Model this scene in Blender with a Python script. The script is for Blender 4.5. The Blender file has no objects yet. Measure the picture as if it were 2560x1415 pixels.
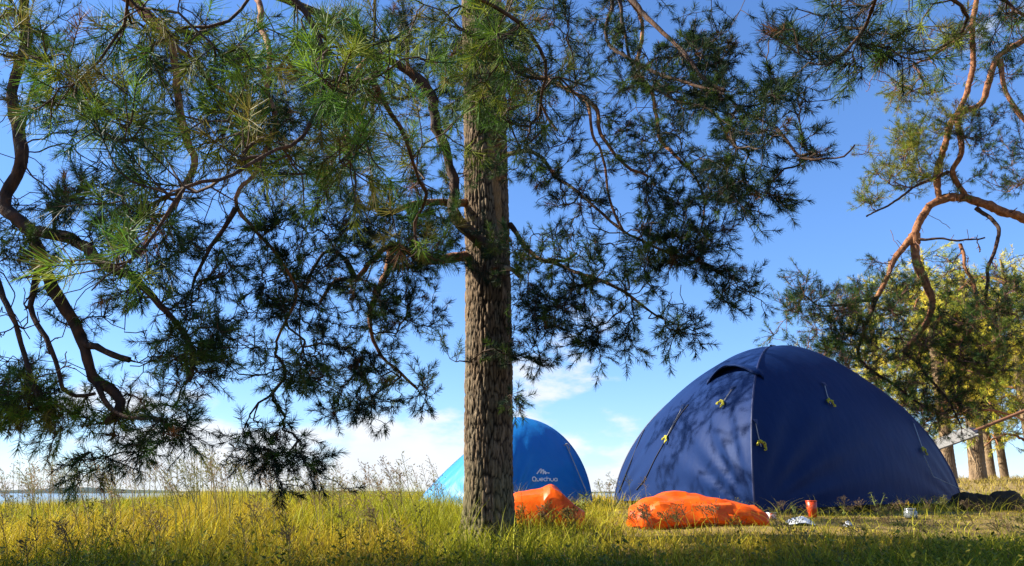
import bpy, math, random
import numpy as np
from mathutils import Vector, noise as mnoise
from mathutils.bvhtree import BVHTree

random.seed(7)
rng = np.random.default_rng(11)
sc = bpy.context.scene
C = sc.collection

# ------------------------------------------------------------------ camera
FPX = 2000.0                      # focal length in pixels of the 2560 px wide photograph
HORIZON = 1232.0
PITCH = math.atan((HORIZON - 707.5) / FPX)
cam = bpy.data.cameras.new('camera')
cam.sensor_width = 36.0
cam.lens = 36.0 * FPX / 2560.0
cam.clip_start = 0.05
cam.clip_end = 30000
camo = bpy.data.objects.new('camera', cam)
C.objects.link(camo)
camo.location = (0, 0, 0)
camo.rotation_euler = (math.pi / 2 + PITCH, 0, 0)
sc.camera = camo

# ------------------------------------------------------------------ sky and sun
SUN_DIR = np.array([-0.80, 0.07, 0.58]); SUN_DIR /= np.linalg.norm(SUN_DIR)   # towards the sun
SUN_EL = math.asin(SUN_DIR[2])
w = bpy.data.worlds.new('World'); sc.world = w; w.use_nodes = True
nt = w.node_tree; nt.nodes.clear()
def N(t, **k):
    n = nt.nodes.new(t)
    for a, b in k.items(): setattr(n, a, b)
    return n
def L(a, b): nt.links.new(a, b)
sky = N('ShaderNodeTexSky', sky_type='NISHITA')
sky.sun_disc = False
sky.sun_elevation = SUN_EL
sky.sun_rotation = math.atan2(SUN_DIR[0], SUN_DIR[1])
sky.air_density = 1.0; sky.dust_density = 0.05; sky.ozone_density = 4.0; sky.altitude = 0
hs = N('ShaderNodeHueSaturation'); hs.inputs['Saturation'].default_value = 1.06; hs.inputs['Value'].default_value = 1.15
tint = N('ShaderNodeMix', data_type='RGBA', blend_type='MULTIPLY'); tint.inputs[0].default_value = 1; tint.inputs[7].default_value = (1.06, 1.27, 1.66, 1)
gm = N('ShaderNodeGamma'); gm.inputs[1].default_value = .84; L(sky.outputs[0], gm.inputs[0]); L(gm.outputs[0], tint.inputs[6]); L(tint.outputs[2], hs.inputs['Color'])
tc = N('ShaderNodeTexCoord')
mp = N('ShaderNodeMapping'); mp.inputs['Scale'].default_value = (6.0, 6.0, 15.0); mp.inputs['Location'].default_value = (3.1, 0.4, 0.6)
L(tc.outputs['Generated'], mp.inputs['Vector'])
nz = N('ShaderNodeTexNoise'); nz.inputs['Scale'].default_value = 1.0; nz.inputs['Detail'].default_value = 8; nz.inputs['Roughness'].default_value = 0.55
L(mp.outputs[0], nz.inputs['Vector'])
sep = N('ShaderNodeSeparateXYZ'); L(tc.outputs['Generated'], sep.inputs[0])
band = N('ShaderNodeMapRange'); band.inputs[1].default_value = 0.0; band.inputs[2].default_value = 0.17; band.inputs[3].default_value = 0.18; band.inputs[4].default_value = -0.16
L(sep.outputs['Z'], band.inputs[0])
addn = N('ShaderNodeMath', operation='ADD'); L(nz.outputs[0], addn.inputs[0]); L(band.outputs[0], addn.inputs[1])
cr = N('ShaderNodeMapRange', interpolation_type='SMOOTHSTEP'); cr.inputs[1].default_value = 0.475; cr.inputs[2].default_value = 0.60; cr.inputs[4].default_value = 0.93
L(addn.outputs[0], cr.inputs[0])
nz2 = N('ShaderNodeTexNoise'); nz2.inputs['Scale'].default_value = 2.3; nz2.inputs['Detail'].default_value = 4
L(mp.outputs[0], nz2.inputs['Vector'])
cc = N('ShaderNodeMix', data_type='RGBA'); cc.inputs[6].default_value = (5.2, 5.7, 6.4, 1); cc.inputs[7].default_value = (7.2, 7.2, 7.3, 1)
L(nz2.outputs[0], cc.inputs[0])
mx = N('ShaderNodeMix', data_type='RGBA'); L(cr.outputs[0], mx.inputs[0]); L(hs.outputs[0], mx.inputs[6]); L(cc.outputs[2], mx.inputs[7])
bg = N('ShaderNodeBackground'); bg.inputs['Strength'].default_value = 0.0515
L(mx.outputs[2], bg.inputs['Color'])
wo = N('ShaderNodeOutputWorld'); L(bg.outputs[0], wo.inputs['Surface'])

sl = bpy.data.lights.new('sun', 'SUN'); sl.energy = 5.0; sl.angle = math.radians(0.53); sl.color = (1.0, 0.93, 0.80)
so = bpy.data.objects.new('sun', sl); C.objects.link(so)
so.rotation_euler = Vector(SUN_DIR).to_track_quat('Z', 'Y').to_euler()

sc.view_settings.view_transform = 'Standard'
sc.view_settings.look = 'None'
sc.view_settings.gamma = 1.0
sc.view_settings.use_curve_mapping = False
sc.view_settings.exposure = 1.63
sc.render.engine = 'CYCLES'
sc.cycles.max_bounces = 6
sc.cycles.transparent_max_bounces = 6

# ------------------------------------------------------------------ helpers
CP, SP = math.cos(PITCH), math.sin(PITCH)
def ray(px, py):
    a, b = (px - 1280.0), (707.5 - py)
    return np.array([a, FPX * CP - b * SP, FPX * SP + b * CP]) / FPX
def at(px, py, Y):
    """the point at world distance Y seen through pixel (px, py) of the photograph"""
    r = ray(px, py)
    return r * (Y / r[1])

def mesh_arrays(name, V, F, smooth=True, col=None):
    V = np.asarray(V, dtype=np.float32).reshape(-1, 3); F = np.asarray(F, dtype=np.int32)
    me = bpy.data.meshes.new(name)
    k = F.shape[1]; m = len(F)
    me.vertices.add(len(V)); me.vertices.foreach_set('co', V.ravel())
    me.loops.add(m * k); me.loops.foreach_set('vertex_index', F.ravel())
    me.polygons.add(m); me.polygons.foreach_set('loop_start', np.arange(0, m * k, k, dtype=np.int32))
    if col is not None:
        at_ = me.attributes.new('col', 'FLOAT_COLOR', 'POINT')
        c4 = np.ones((len(V), 4), dtype=np.float32); c4[:, :3] = col
        at_.data.foreach_set('color', c4.ravel())
    me.update(calc_edges=True)
    if smooth: me.shade_smooth()
    else: me.shade_flat()
    return me

def obj(name, V, F, mat, parent=None, smooth=True, col=None, kind=None):
    V = np.asarray(V, dtype=np.float64).reshape(-1, 3)
    if parent is not None:
        o_ = parent
        while o_ is not None:
            V = V - np.array(o_.location); o_ = o_.parent
    me = mesh_arrays(name, V, F, smooth, col)
    o = bpy.data.objects.new(name, me); C.objects.link(o)
    me.materials.append(mat)
    if parent is not None: o.parent = parent
    if kind: o['kind'] = kind
    return o

def thing(name, loc, label, cat, group=None):
    o = bpy.data.objects.new(name, None); C.objects.link(o)
    o.location = tuple(float(v) for v in loc); o.empty_display_size = 0.1
    o['label'] = label; o['category'] = cat
    if group: o['group'] = group
    return o
def tag(o, label, cat, group=None):
    o['label'] = label; o['category'] = cat
    if group: o['group'] = group
    return o

def unit(v):
    v = np.asarray(v, dtype=float)
    return v / (np.linalg.norm(v, axis=-1, keepdims=True) + 1e-12)

def tube(P, R, k=6):
    """tube along points P with radii R -> V, F(quads)"""
    P = np.asarray(P, float); R = np.asarray(R, float); n = len(P)
    T = np.gradient(P, axis=0); T = unit(T)
    mean = unit(T.sum(0)); ref = np.eye(3)[np.argmin(np.abs(mean))]
    A = unit(np.cross(T, ref)); B = np.cross(T, A)
    ang = np.linspace(0, 2 * math.pi, k, endpoint=False)
    V = P[:, None, :] + R[:, None, None] * (np.cos(ang)[None, :, None] * A[:, None, :] + np.sin(ang)[None, :, None] * B[:, None, :])
    i = np.arange(n - 1)[:, None] * k; j = np.arange(k)[None, :]; j2 = (j + 1) % k
    F = np.stack([i + j, i + j2, i + k + j2, i + k + j], axis=-1).reshape(-1, 4)
    return V.reshape(-1, 3), F

class MB:
    def __init__(s): s.V = []; s.F = []; s.n = 0
    def add(s, V, F):
        s.V.append(np.asarray(V, float)); s.F.append(np.asarray(F) + s.n); s.n += len(V)
    def get(s): return np.concatenate(s.V), np.concatenate(s.F)

def grid_faces(nu, nv, closed_v=False):
    i = np.arange(nu - 1)[:, None] * nv
    j = np.arange(nv if closed_v else nv - 1)[None, :]; j2 = (j + 1) % nv
    return np.stack([i + j, i + j2, i + nv + j2, i + nv + j], axis=-1).reshape(-1, 4)

def catmull(pts, step):
    pts = np.asarray(pts, float)
    if len(pts) == 2:
        n = max(2, int(np.linalg.norm(pts[1] - pts[0]) / step) + 1)
        t = np.linspace(0, 1, n)[:, None]
        return pts[0] * (1 - t) + pts[1] * t
    P = np.vstack([2 * pts[0] - pts[1], pts, 2 * pts[-1] - pts[-2]])
    out = []
    for a in range(1, len(P) - 2):
        p0, p1, p2, p3 = P[a - 1], P[a], P[a + 1], P[a + 2]
        n = max(2, int(np.linalg.norm((p2 - p1)[:3]) / step))
        t = np.linspace(0, 1, n, endpoint=False)[:, None]
        out.append(0.5 * ((2 * p1) + (-p0 + p2) * t + (2 * p0 - 5 * p1 + 4 * p2 - p3) * t ** 2 + (-p0 + 3 * p1 - 3 * p2 + p3) * t ** 3))
    out.append(P[-2][None, :])
    return np.vstack(out)

def lathe(profile, k=28, center=(0, 0, 0)):
    pr = np.asarray(profile, float); a = np.linspace(0, 2 * math.pi, k, endpoint=False)
    V = np.stack([pr[:, 0, None] * np.cos(a), pr[:, 0, None] * np.sin(a), np.repeat(pr[:, 1, None], k, 1)], -1).reshape(-1, 3) + np.array(center)
    return V, grid_faces(len(pr), k, True)

# vectorised value noise on a lattice
_tab = rng.random((64, 64, 64))
def vnoise(P):
    P = np.asarray(P, float); I = np.floor(P).astype(int); f = P - I; f = f * f * (3 - 2 * f)
    r = 0
    for dx in (0, 1):
        for dy in (0, 1):
            for dz in (0, 1):
                wgt = (f[..., 0] if dx else 1 - f[..., 0]) * (f[..., 1] if dy else 1 - f[..., 1]) * (f[..., 2] if dz else 1 - f[..., 2])
                r = r + wgt * _tab[(I[..., 0] + dx) % 64, (I[..., 1] + dy) % 64, (I[..., 2] + dz) % 64]
    return r
def fbm(P, o=4):
    r = 0; a = .5; P = np.asarray(P, float)
    for _ in range(o): r = r + a * vnoise(P); P = P * 2.03 + 7.7; a *= .5
    return r

# ------------------------------------------------------------------ materials
def mat(name):
    m = bpy.data.materials.new(name); m.use_nodes = True
    t = m.node_tree; b = t.nodes['Principled BSDF']
    return m, t, b
def nn(t, ty, **k):
    n = t.nodes.new(ty)
    for a, v in k.items(): setattr(n, a, v)
    return n
def ramp(t, stops):
    r = nn(t, 'ShaderNodeValToRGB'); e = r.color_ramp.elements
    while len(e) < len(stops): e.new(0.5)
    for x, (p, c) in zip(e, stops): x.position = p; x.color = (*c, 1)
    return r
def noise_node(t, scale, detail=4, rough=.55, vec=None, sc3=None):
    n = nn(t, 'ShaderNodeTexNoise'); n.inputs['Scale'].default_value = scale; n.inputs['Detail'].default_value = detail; n.inputs['Roughness'].default_value = rough
    tcn = nn(t, 'ShaderNodeTexCoord')
    if sc3:
        m = nn(t, 'ShaderNodeMapping'); m.inputs['Scale'].default_value = sc3
        t.links.new(tcn.outputs['Object'], m.inputs['Vector']); t.links.new(m.outputs[0], n.inputs['Vector'])
    else: t.links.new(tcn.outputs['Object'], n.inputs['Vector'])
    return n
def add_bump(t, b, src, strength, dist):
    bp = nn(t, 'ShaderNodeBump'); bp.inputs['Strength'].default_value = strength; bp.inputs['Distance'].default_value = dist
    t.links.new(src, bp.inputs['Height']); t.links.new(bp.outputs[0], b.inputs['Normal'])

def noisy(name, stops, scale, rough=.8, bump=0, bdist=.01, sc3=None, detail=5, spec=.3):
    m, t, b = mat(name)
    n = noise_node(t, scale, detail, .6, sc3=sc3); r = ramp(t, stops)
    t.links.new(n.outputs[0], r.inputs[0]); t.links.new(r.outputs[0], b.inputs['Base Color'])
    b.inputs['Roughness'].default_value = rough; b.inputs['Specular IOR Level'].default_value = spec
    if bump: add_bump(t, b, n.outputs[0], bump, bdist)
    return m

def leafy(name, transl=.35, rough=.5, spec=.25):
    """colour from the per-blade attribute, part of the light passes through"""
    m, t, b = mat(name)
    a = nn(t, 'ShaderNodeAttribute', attribute_name='col')
    t.links.new(a.outputs['Color'], b.inputs['Base Color'])
    b.inputs['Roughness'].default_value = rough; b.inputs['Specular IOR Level'].default_value = spec
    tr = nn(t, 'ShaderNodeBsdfTranslucent'); t.links.new(a.outputs['Color'], tr.inputs['Color'])
    mxs = nn(t, 'ShaderNodeMixShader'); mxs.inputs[0].default_value = transl
    t.links.new(b.outputs[0], mxs.inputs[1]); t.links.new(tr.outputs[0], mxs.inputs[2])
    t.links.new(mxs.outputs[0], t.nodes['Material Output'].inputs['Surface'])
    return m

M_needle = leafy('pine_needles', .30, .6, .15)
M_grass = leafy('grass_blades', .40, .6, .2)
M_twig = noisy('twig_bark', [(.3, (.022, .014, .010)), (.7, (.075, .046, .030))], 30, .9)
M_limb = noisy('limb_bark_brown', [(.3, (.014, .009, .007)), (.5, (.045, .024, .014)), (.75, (.12, .05, .02))], 22, .85, 1.0, .02, (1, 1, .6))
M_orange = noisy('limb_bark_orange', [(.28, (.045, .018, .010)), (.45, (.17, .065, .024)), (.7, (.33, .15, .06))], 18, .8, 1.0, .02, (1, 1, .7))
def bark():
    m, t, b = mat('trunk_bark')
    a = nn(t, 'ShaderNodeAttribute', attribute_name='col')
    n = noise_node(t, 60, 6, .65, sc3=(1, 1, .35)); r = ramp(t, [(.3, (.55, .55, .55)), (.7, (1.25, 1.25, 1.25))])
    t.links.new(n.outputs[0], r.inputs[0])
    x = nn(t, 'ShaderNodeMix', data_type='RGBA', blend_type='MULTIPLY'); x.inputs[0].default_value = 1
    t.links.new(a.outputs['Color'], x.inputs[6]); t.links.new(r.outputs[0], x.inputs[7]); t.links.new(x.outputs[2], b.inputs['Base Color'])
    b.inputs['Roughness'].default_value = .92; b.inputs['Specular IOR Level'].default_value = .15
    add_bump(t, b, n.outputs[0], .6, .006)
    return m
M_bark = bark()
M_fartrunk = noisy('dry_pine_bark', [(.3, (.07, .045, .025)), (.5, (.20, .135, .075)), (.75, (.32, .22, .12))], 5, .9, .8, .03, (1, 1, .3))
M_deadwood = noisy('bare_wood', [(.3, (.35, .22, .12)), (.7, (.62, .47, .30))], 14, .8, .3, .005, (1, 1, .2))

def fabric(name, col, col2, transl, rough, spec=.5, weave=900):
    m, t, b = mat(name)
    n = noise_node(t, 3.0, 5, .6); r = ramp(t, [(.3, col), (.7, col2)])
    t.links.new(n.outputs[0], r.inputs[0]); t.links.new(r.outputs[0], b.inputs['Base Color'])
    b.inputs['Roughness'].default_value = rough; b.inputs['Specular IOR Level'].default_value = spec
    n2 = noise_node(t, 9.0, 3, .5, sc3=(1, 1, .6)); add_bump(t, b, n2.outputs[0], .30, .02)
    tr = nn(t, 'ShaderNodeBsdfTranslucent'); t.links.new(r.outputs[0], tr.inputs['Color'])
    ms = nn(t, 'ShaderNodeMixShader'); ms.inputs[0].default_value = transl
    t.links.new(b.outputs[0], ms.inputs[1]); t.links.new(tr.outputs[0], ms.inputs[2]); t.links.new(ms.outputs[0], t.nodes['Material Output'].inputs['Surface'])
    return m
M_navy = fabric('navy_fly_fabric', (.004, .014, .062), (.005, .018, .074), .02, .55, .14)
M_navy.node_tree.nodes['Principled BSDF'].inputs['Specular Tint'].default_value = (.45, .58, 1, 1)
M_navy_dark = fabric('navy_trim', (.010, .015, .06), (.014, .02, .075), .02, .5)
M_blue = fabric('bright_blue_fly_fabric', (.008, .17, .50), (.010, .20, .54), .28, .38, .6)
M_cyan = fabric('cyan_fly_fabric', (.025, .26, .52), (.03, .29, .56), .28, .38, .6)
M_bagorange = fabric('orange_bag_fabric', (.74, .085, .0015), (.82, .12, .002), .2, .42, .28)
M_brownbundle = fabric('dark_brown_cloth', (.018, .012, .007), (.075, .050, .024), .0, .9, .2)
def plain(name, col, rough=.5, spec=.5, metal=0, trans=0):
    m, t, b = mat(name); n = noise_node(t, 25, 4); r = ramp(t, [(.3, tuple(c * .82 for c in col)), (.7, tuple(min(1, c * 1.1) for c in col))])
    t.links.new(n.outputs[0], r.inputs[0]); t.links.new(r.outputs[0], b.inputs['Base Color'])
    b.inputs['Roughness'].default_value = rough; b.inputs['Specular IOR Level'].default_value = spec; b.inputs['Metallic'].default_value = metal
    b.inputs['Transmission Weight'].default_value = trans
    return m
M_white = plain('white_print', (.72, .73, .74), .6)
M_cordw = plain('pale_cord', (.36, .36, .34), .8)
M_cordy = plain('yellow_cord', (.40, .36, .015), .7)
M_paper = plain('white_paper', (.72, .73, .74), .8)
M_cup = plain('orange_plastic', (.55, .05, .004), .35)
M_metal = plain('dull_metal', (.55, .55, .53), .35, .5, 1)
M_glass = plain('jar_glass', (.50, .54, .54), .12, .5, 0, .75)
M_redtin = noisy('red_patterned_tin', [(.42, (.55, .06, .04)), (.5, (.7, .35, .25)), (.58, (.8, .7, .62))], 45, .4)
M_board = noisy('pale_board', [(.3, (.20, .19, .18)), (.7, (.30, .29, .27))], 6, .7, sc3=(1, 8, 8))
M_pole = noisy('brown_pole_wood', [(.3, (.12, .05, .025)), (.7, (.25, .12, .06))], 8, .65, sc3=(1, 8, 8))
M_rock = plain('zip_dark', (.01, .012, .03), .7)

# ------------------------------------------------------------------ the ground
yl = np.array([-30, -4, 2, 4, 5, 6.2, 7.4, 8.5, 10.5, 12, 13.5, 16, 20, 28, 45])
zl = np.array([-.9, -.8, -.66, -.56, -.45, -.33, -.26, -.215, -.17, -.13, -.17, -.55, -1.3, -2.7, -4.5])
zr = np.array([-.9, -.8, -.66, -.56, -.45, -.33, -.27, -.225, -.20, -.17, -.10, .02, .20, .48, -.6])
def sstep(x, a, b):
    t = np.clip((x - a) / (b - a), 0, 1); return t * t * (3 - 2 * t)
def zg(x, y):
    x = np.asarray(x, float); y = np.asarray(y, float)
    a = np.interp(y, yl, zl); b = np.interp(y, yl, zr)
    k = sstep(x - .42 * np.maximum(y, 4), -1.5, 1.6)
    z = a * (1 - k) + b * k
    z = z - .16 * sstep(-x - .30 * np.maximum(y, 2), 0, 3.5) * sstep(y, 3, 8)
    P = np.stack([x * .9, y * .9, np.zeros_like(x)], -1)
    return z + .07 * (vnoise(P) - .5) + .03 * (vnoise(P * 3.3) - .5)
gx = np.concatenate([np.linspace(-60, -12, 25)[:-1], np.linspace(-12, 14, 210)[:-1], np.linspace(14, 80, 30)])
gy = np.concatenate([np.linspace(-20, 2, 20)[:-1], np.linspace(2, 18, 140)[:-1], np.linspace(18, 45, 60)])
GX, GY = np.meshgrid(gx, gy, indexing='ij')
V = np.stack([GX, GY, zg(GX, GY)], -1).reshape(-1, 3)
M_ground, t, b = mat('dry_ground')
n = noise_node(t, 2.2, 8, .65); r = ramp(t, [(.30, (.06, .038, .012)), (.48, (.20, .125, .032)), (.62, (.30, .21, .06)), (.75, (.12, .10, .022))])
t.links.new(n.outputs[0], r.inputs[0])
n2 = noise_node(t, 70, 5, .7); r2 = ramp(t, [(.3, (.45, .45, .45)), (.65, (1.2, 1.2, 1.2))]); t.links.new(n2.outputs[0], r2.inputs[0])
x = nn(t, 'ShaderNodeMix', data_type='RGBA', blend_type='MULTIPLY'); x.inputs[0].default_value = 1
t.links.new(r.outputs[0], x.inputs[6]); t.links.new(r2.outputs[0], x.inputs[7]); t.links.new(x.outputs[2], b.inputs['Base Color'])
b.inputs['Roughness'].default_value = .95; add_bump(t, b, n2.outputs[0], .8, .02)
g = obj('ground', V, grid_faces(len(gx), len(gy)), M_ground, kind='structure')

# lake and far shore
M_water, t, b = mat('lake_water')
b.inputs['Base Color'].default_value = (.02, .05, .10, 1); b.inputs['Roughness'].default_value = .12
n = noise_node(t, .5, 6, .6, sc3=(.35, 1, 1)); add_bump(t, b, n.outputs[0], 1.0, .45)
obj('lake', [(-9000, 14, -2.9), (9000, 14, -2.9), (9000, 16000, -2.9), (-9000, 16000, -2.9)], [[0, 1, 2, 3]], M_water, smooth=False, kind='structure')
M_shore = noisy('far_forest', [(.3, (.03, .05, .06)), (.7, (.06, .09, .09))], .02, .95)  # bluish: distance haze painted into the forest colour
xs = np.linspace(-4200, 4200, 400)
hh = 6 + 20 * fbm(np.stack([xs * .0022, xs * 0 + 3, xs * 0], -1), 5) ** 1.5 + 16 * np.exp(-((xs + 2350) / 260) ** 2)
prof = [(0, -4), (20, .9), (90, 1.0), (500, -4)]
Vs = []
for x_, h_ in zip(xs, hh):
    for dy, k in prof: Vs.append((x_, 4400 + dy, -2.9 + (h_ * k if k > 0 else k)))
obj('far_shore', Vs, grid_faces(len(xs), 4), M_shore, kind='structure')

# ------------------------------------------------------------------ pines
class Pine:
    def __init__(s, name, base, label):
        s.root = thing(name, base, label, 'tree', 'pines round the camp')
        s.pos = np.zeros((90000, 3)); s.dir = np.zeros((90000, 3)); s.par = np.full(90000, -1, int); s.rad = np.zeros(90000); s.tw = np.zeros(90000, bool)
        s.spurs = []; s.n = 0; s.chains = []; s.shoots = []; s.limbs = []
    def _add(s, P, parent, r=None):
        n0 = s.n; m = len(P); s.pos[n0:n0 + m] = P
        D = np.gradient(P, axis=0) if m > 1 else np.array([[0, 0, 1.]])
        s.dir[n0:n0 + m] = unit(D); s.par[n0] = parent; s.par[n0 + 1:n0 + m] = np.arange(n0, n0 + m - 1)
        s.rad[n0:n0 + m] = r if r is not None else 0; s.tw[n0:n0 + m] = r is None
        s.n += m; return n0
    def trunk(s, pts, radii, mat_, fine=False):
        s.tp = np.asarray(pts, float); s.tr = np.asarray(radii, float)
        Q = catmull(np.hstack([s.tp, s.tr[:, None]]), .12)
        s._add(Q[:, :3], -1, Q[:, 3]); s.tmat = mat_
        s.tq = Q
    def limb(s, pts, r0, r1, mat_, px=True, wob=.35, name='limb', k=9, show=True):
        P = np.array([at(*p) for p in pts]) if px else np.asarray(pts, float)
        Q = catmull(P, .05); n = len(Q); t_ = np.linspace(0, 1, n)
        R = r0 + (r1 - r0) * t_ ** .65; R = R * (1 + .12 * np.interp(np.arange(n), np.arange(0, n + 7, 7), rng.normal(0, 1, len(np.arange(0, n + 7, 7)))))
        j = rng.normal(0, 1, (n, 3)); j = (j + np.roll(j, 1, 0) + np.roll(j, 2, 0) + np.roll(j, -1, 0)) / 4
        kn = np.interp(np.arange(n), np.arange(0, n + 5, 5), rng.normal(0, 1, len(np.arange(0, n + 5, 5))))
        kn2 = np.interp(np.arange(n), np.arange(0, n + 4, 4), rng.normal(0, 1, len(np.arange(0, n + 4, 4))))
        Q = Q + (j * wob + np.stack([kn, kn2 * .5, kn2], -1) * wob * 1.1) * np.maximum(R, .022)[:, None] * 1.25 * np.minimum(1, t_ * 8)[:, None]
        par = -1
        if s.n: par = int(np.argmin(((s.pos[:s.n] - Q[0]) ** 2).sum(1)))
        s._add(Q, par, R)
        V, F = tube(Q, R * (1 + .14 * (rng.random(n) - .5)), k)
        c = rng.normal(0, .07, (n * k, 1)) * np.repeat(R, k)[:, None]
        V = V + unit(V - np.repeat(Q, k, 0)) * c
        if show: s.limbs.append((name, V, F, mat_))
        for q in range(int(n * .05 * 2.2 * rng.uniform(.6, 1.3)) if name == 'limb' else 0):   # short dead spurs
            i_ = rng.integers(1, n); d_ = unit(unit(Q[i_] - Q[i_ - 1]) * .5 + rng.normal(0, .8, 3)); l_ = rng.uniform(.03, .16) * (1 + 6 * R[i_])
            s.spurs.append((np.array([Q[i_], Q[i_] + d_ * l_ * .5 + rng.normal(0, .006, 3), Q[i_] + d_ * l_ + rng.normal(0, .012, 3)]), np.array([.28, .2, .10]) * R[i_]))
    def grow(s, blobs, styles):
        A = []; S = []
        for (cx, cy, rx, ry, y0, y1, n, st) in blobs:
            n = int(round(n * DENS * (1.6 if st == 'bare' else 1)))
            a = rng.random(n) * 2 * math.pi; q = np.sqrt(rng.random(n))
            X = cx + rx * q * np.cos(a); Yp = cy + ry * q * np.sin(a); D = rng.uniform(y0, y1, n)
            Pt = np.array([at(x, y, d) for x, y, d in zip(X, Yp, D)])
            if not styles[st].get('bare') and n >= 6:
                nc = max(2, int(n / 3.2)); own = rng.integers(nc, size=n)          # shoots gather in tufts with gaps between
                sg = .055 if y0 < 3.3 else (.062 if y0 < 4.1 else (.08 if y0 < 7 else .16))
                Pt = Pt[own] + rng.normal(0, sg, (n, 3)) * np.array([1.25, 1.25, .8])
            A += list(Pt); S += [st] * n
        s.grow3(np.array(A), S, styles)
    def grow3(s, A, S, styles):
        sk = s.pos[:s.n].copy()
        d0 = np.array([np.sqrt(((sk - a) ** 2).sum(1).min()) for a in A])
        for i in np.argsort(d0):
            a = A[i]; st = styles[S[i]]
            d = a - s.pos[:s.n]; dist = np.sqrt((d ** 2).sum(1)) + 1e-6
            ca = (d * s.dir[:s.n]).sum(1) / dist
            cost = dist * (1.4 - .4 * ca)
            j = int(np.argmin(cost)); Ln = dist[j]
            if Ln < .03: continue
            p0 = s.pos[j]
            m1 = p0 + s.dir[j] * Ln * .30 + rng.normal(0, .10, 3) * Ln
            m2 = a - d[j] / Ln * Ln * .28 + np.array([0, 0, -st.get('up', .10)]) * min(Ln, .6) + rng.normal(0, .08, 3) * Ln
            n = max(4, int(Ln / .05)); t_ = np.linspace(0, 1, n)[:, None]
            P = (1 - t_) ** 3 * p0 + 3 * (1 - t_) ** 2 * t_ * m1 + 3 * (1 - t_) * t_ ** 2 * m2 + t_ ** 3 * a
            jit = rng.normal(0, .009, (n, 3)); jit[0] = 0; P = P + jit
            n0 = s._add(P[1:], j); idx = np.arange(n0, s.n)
            s.chains.append((j, idx, S[i]))
    def build(s, styles, twig_mat=None, needles_name='needles', nk=3):
        n = s.n; r = s.rad; p = 2.5
        acc = np.zeros(n)
        for i in range(n - 1, -1, -1):
            if s.tw[i]:
                r[i] = max(.0028 if acc[i] == 0 else acc[i] ** (1 / p), .0028)
                if s.par[i] >= 0 and s.tw[s.par[i]]: acc[s.par[i]] = max(acc[s.par[i]] , 0) + (r[i] ** p if True else 0) * (1.0)
        r[s.tw] = np.minimum(r[s.tw], .028)
        # twigs
        mb = MB(); SB = []; SD = []; SL = []; SS = []
        for (j, idx, st) in s.chains:
            sty = styles[st]
            I = np.concatenate([[j], idx]); P = s.pos[I]; R = r[I].copy(); R[0] = min(R[0], R[1] * 1.3)
            R = R * sty.get('tw', 1.0)
            mb.add(*tube(P, R, 5 if R[0] > .009 else 3))
            if sty.get('bare'): continue
            m = len(P); e = unit(P[-1] - P[max(0, m - 4)])
            # main shoot + side shoots
            k = sty['side']
            dirm = unit(e + np.array([0, 0, sty.get('lift', .2)]) + rng.normal(0, .25, 3))
            SB.append(P[-1] - dirm * .02); SD.append(dirm); SL.append(sty['sl'] * rng.uniform(.8, 1.25)); SS.append(st)
            for q in range(k):
                f = rng.uniform(0, 1) ** 1.2 * sty['spread']
                back = int(f / .05); b_ = P[max(0, m - 1 - back)]
                sd = unit(e * .7 + rng.normal(0, .75, 3) + np.array([0, 0, sty.get('lift', .2)]))
                ln = sty['sl'] * rng.uniform(.5, 1.2); bl = rng.uniform(.02, .10) * sty.get('arm', 1)
                q1 = b_ + sd * bl
                mb.add(*tube(np.array([b_, b_ + sd * bl * .5 + rng.normal(0, .004, 3), q1 + sd * ln]), np.array([.0028, .0024, .0014]) * sty.get('tw', 1.0), 3))
                SB.append(q1); SD.append(sd); SL.append(ln); SS.append(st)
        for P_, R_ in s.spurs: mb.add(*tube(P_, np.maximum(R_, .0022), 4))
        V, F = mb.get()
        obj('twigs', V, F, twig_mat or M_twig, s.root, kind='stuff')
        for (nm, V, F, mt) in s.limbs: obj(nm, V, F, mt, s.root)
        if hasattr(s, 'tp'):
            V, F = trunk_mesh(s.tq); 
            c = trunk_col(V, s.tq)
            obj('trunk', V, F, s.tmat, s.root, col=c if s.tmat is M_bark else None)
        # needles
        SB = np.array(SB); SD = np.array(SD); SL = np.array(SL)
        NB = []; ND = []; NL = []; NW = []; NC = []
        for i in range(len(SB)):
            sty = styles[SS[i]]; c = max(6, int(sty['nn'] * SL[i] / sty['sl']))
            tt = rng.random(c) ** .8
            NB.append(SB[i] + SD[i] * (SL[i] * tt)[:, None])
            u = unit(np.cross(SD[i], rng.normal(0, 1, 3))); v = np.cross(SD[i], u)
            ph = rng.random(c) * 6.283; al = np.radians(72 - 42 * tt + rng.normal(0, 9, c))
            dd = np.cos(al)[:, None] * SD[i] + np.sin(al)[:, None] * (np.cos(ph)[:, None] * u + np.sin(ph)[:, None] * v)
            ND.append(dd); NL.append(sty['nl'] * rng.uniform(.62, 1.12) * rng.uniform(.78, 1.08, c)); NW.append(np.full(c, sty['nw']))
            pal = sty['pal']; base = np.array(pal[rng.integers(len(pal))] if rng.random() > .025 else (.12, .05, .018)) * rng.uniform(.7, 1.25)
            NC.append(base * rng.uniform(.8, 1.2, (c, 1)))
        NB = np.concatenate(NB); ND = np.concatenate(ND); NL = np.concatenate(NL); NW = np.concatenate(NW); NC = np.concatenate(NC)
        m = len(NB); per = unit(np.cross(ND, rng.normal(0, 1, (m, 3))))
        tip = NB + ND * NL[:, None] + np.array([0, 0, -.05]) * NL[:, None]
        V = np.stack([NB + per * NW[:, None] * .5, NB - per * NW[:, None] * .5, tip - per * NW[:, None] * .18, tip + per * NW[:, None] * .18], 1)
        V[:, 2] += ND * 0; 
        F = np.arange(m * 4).reshape(m, 4)
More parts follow.
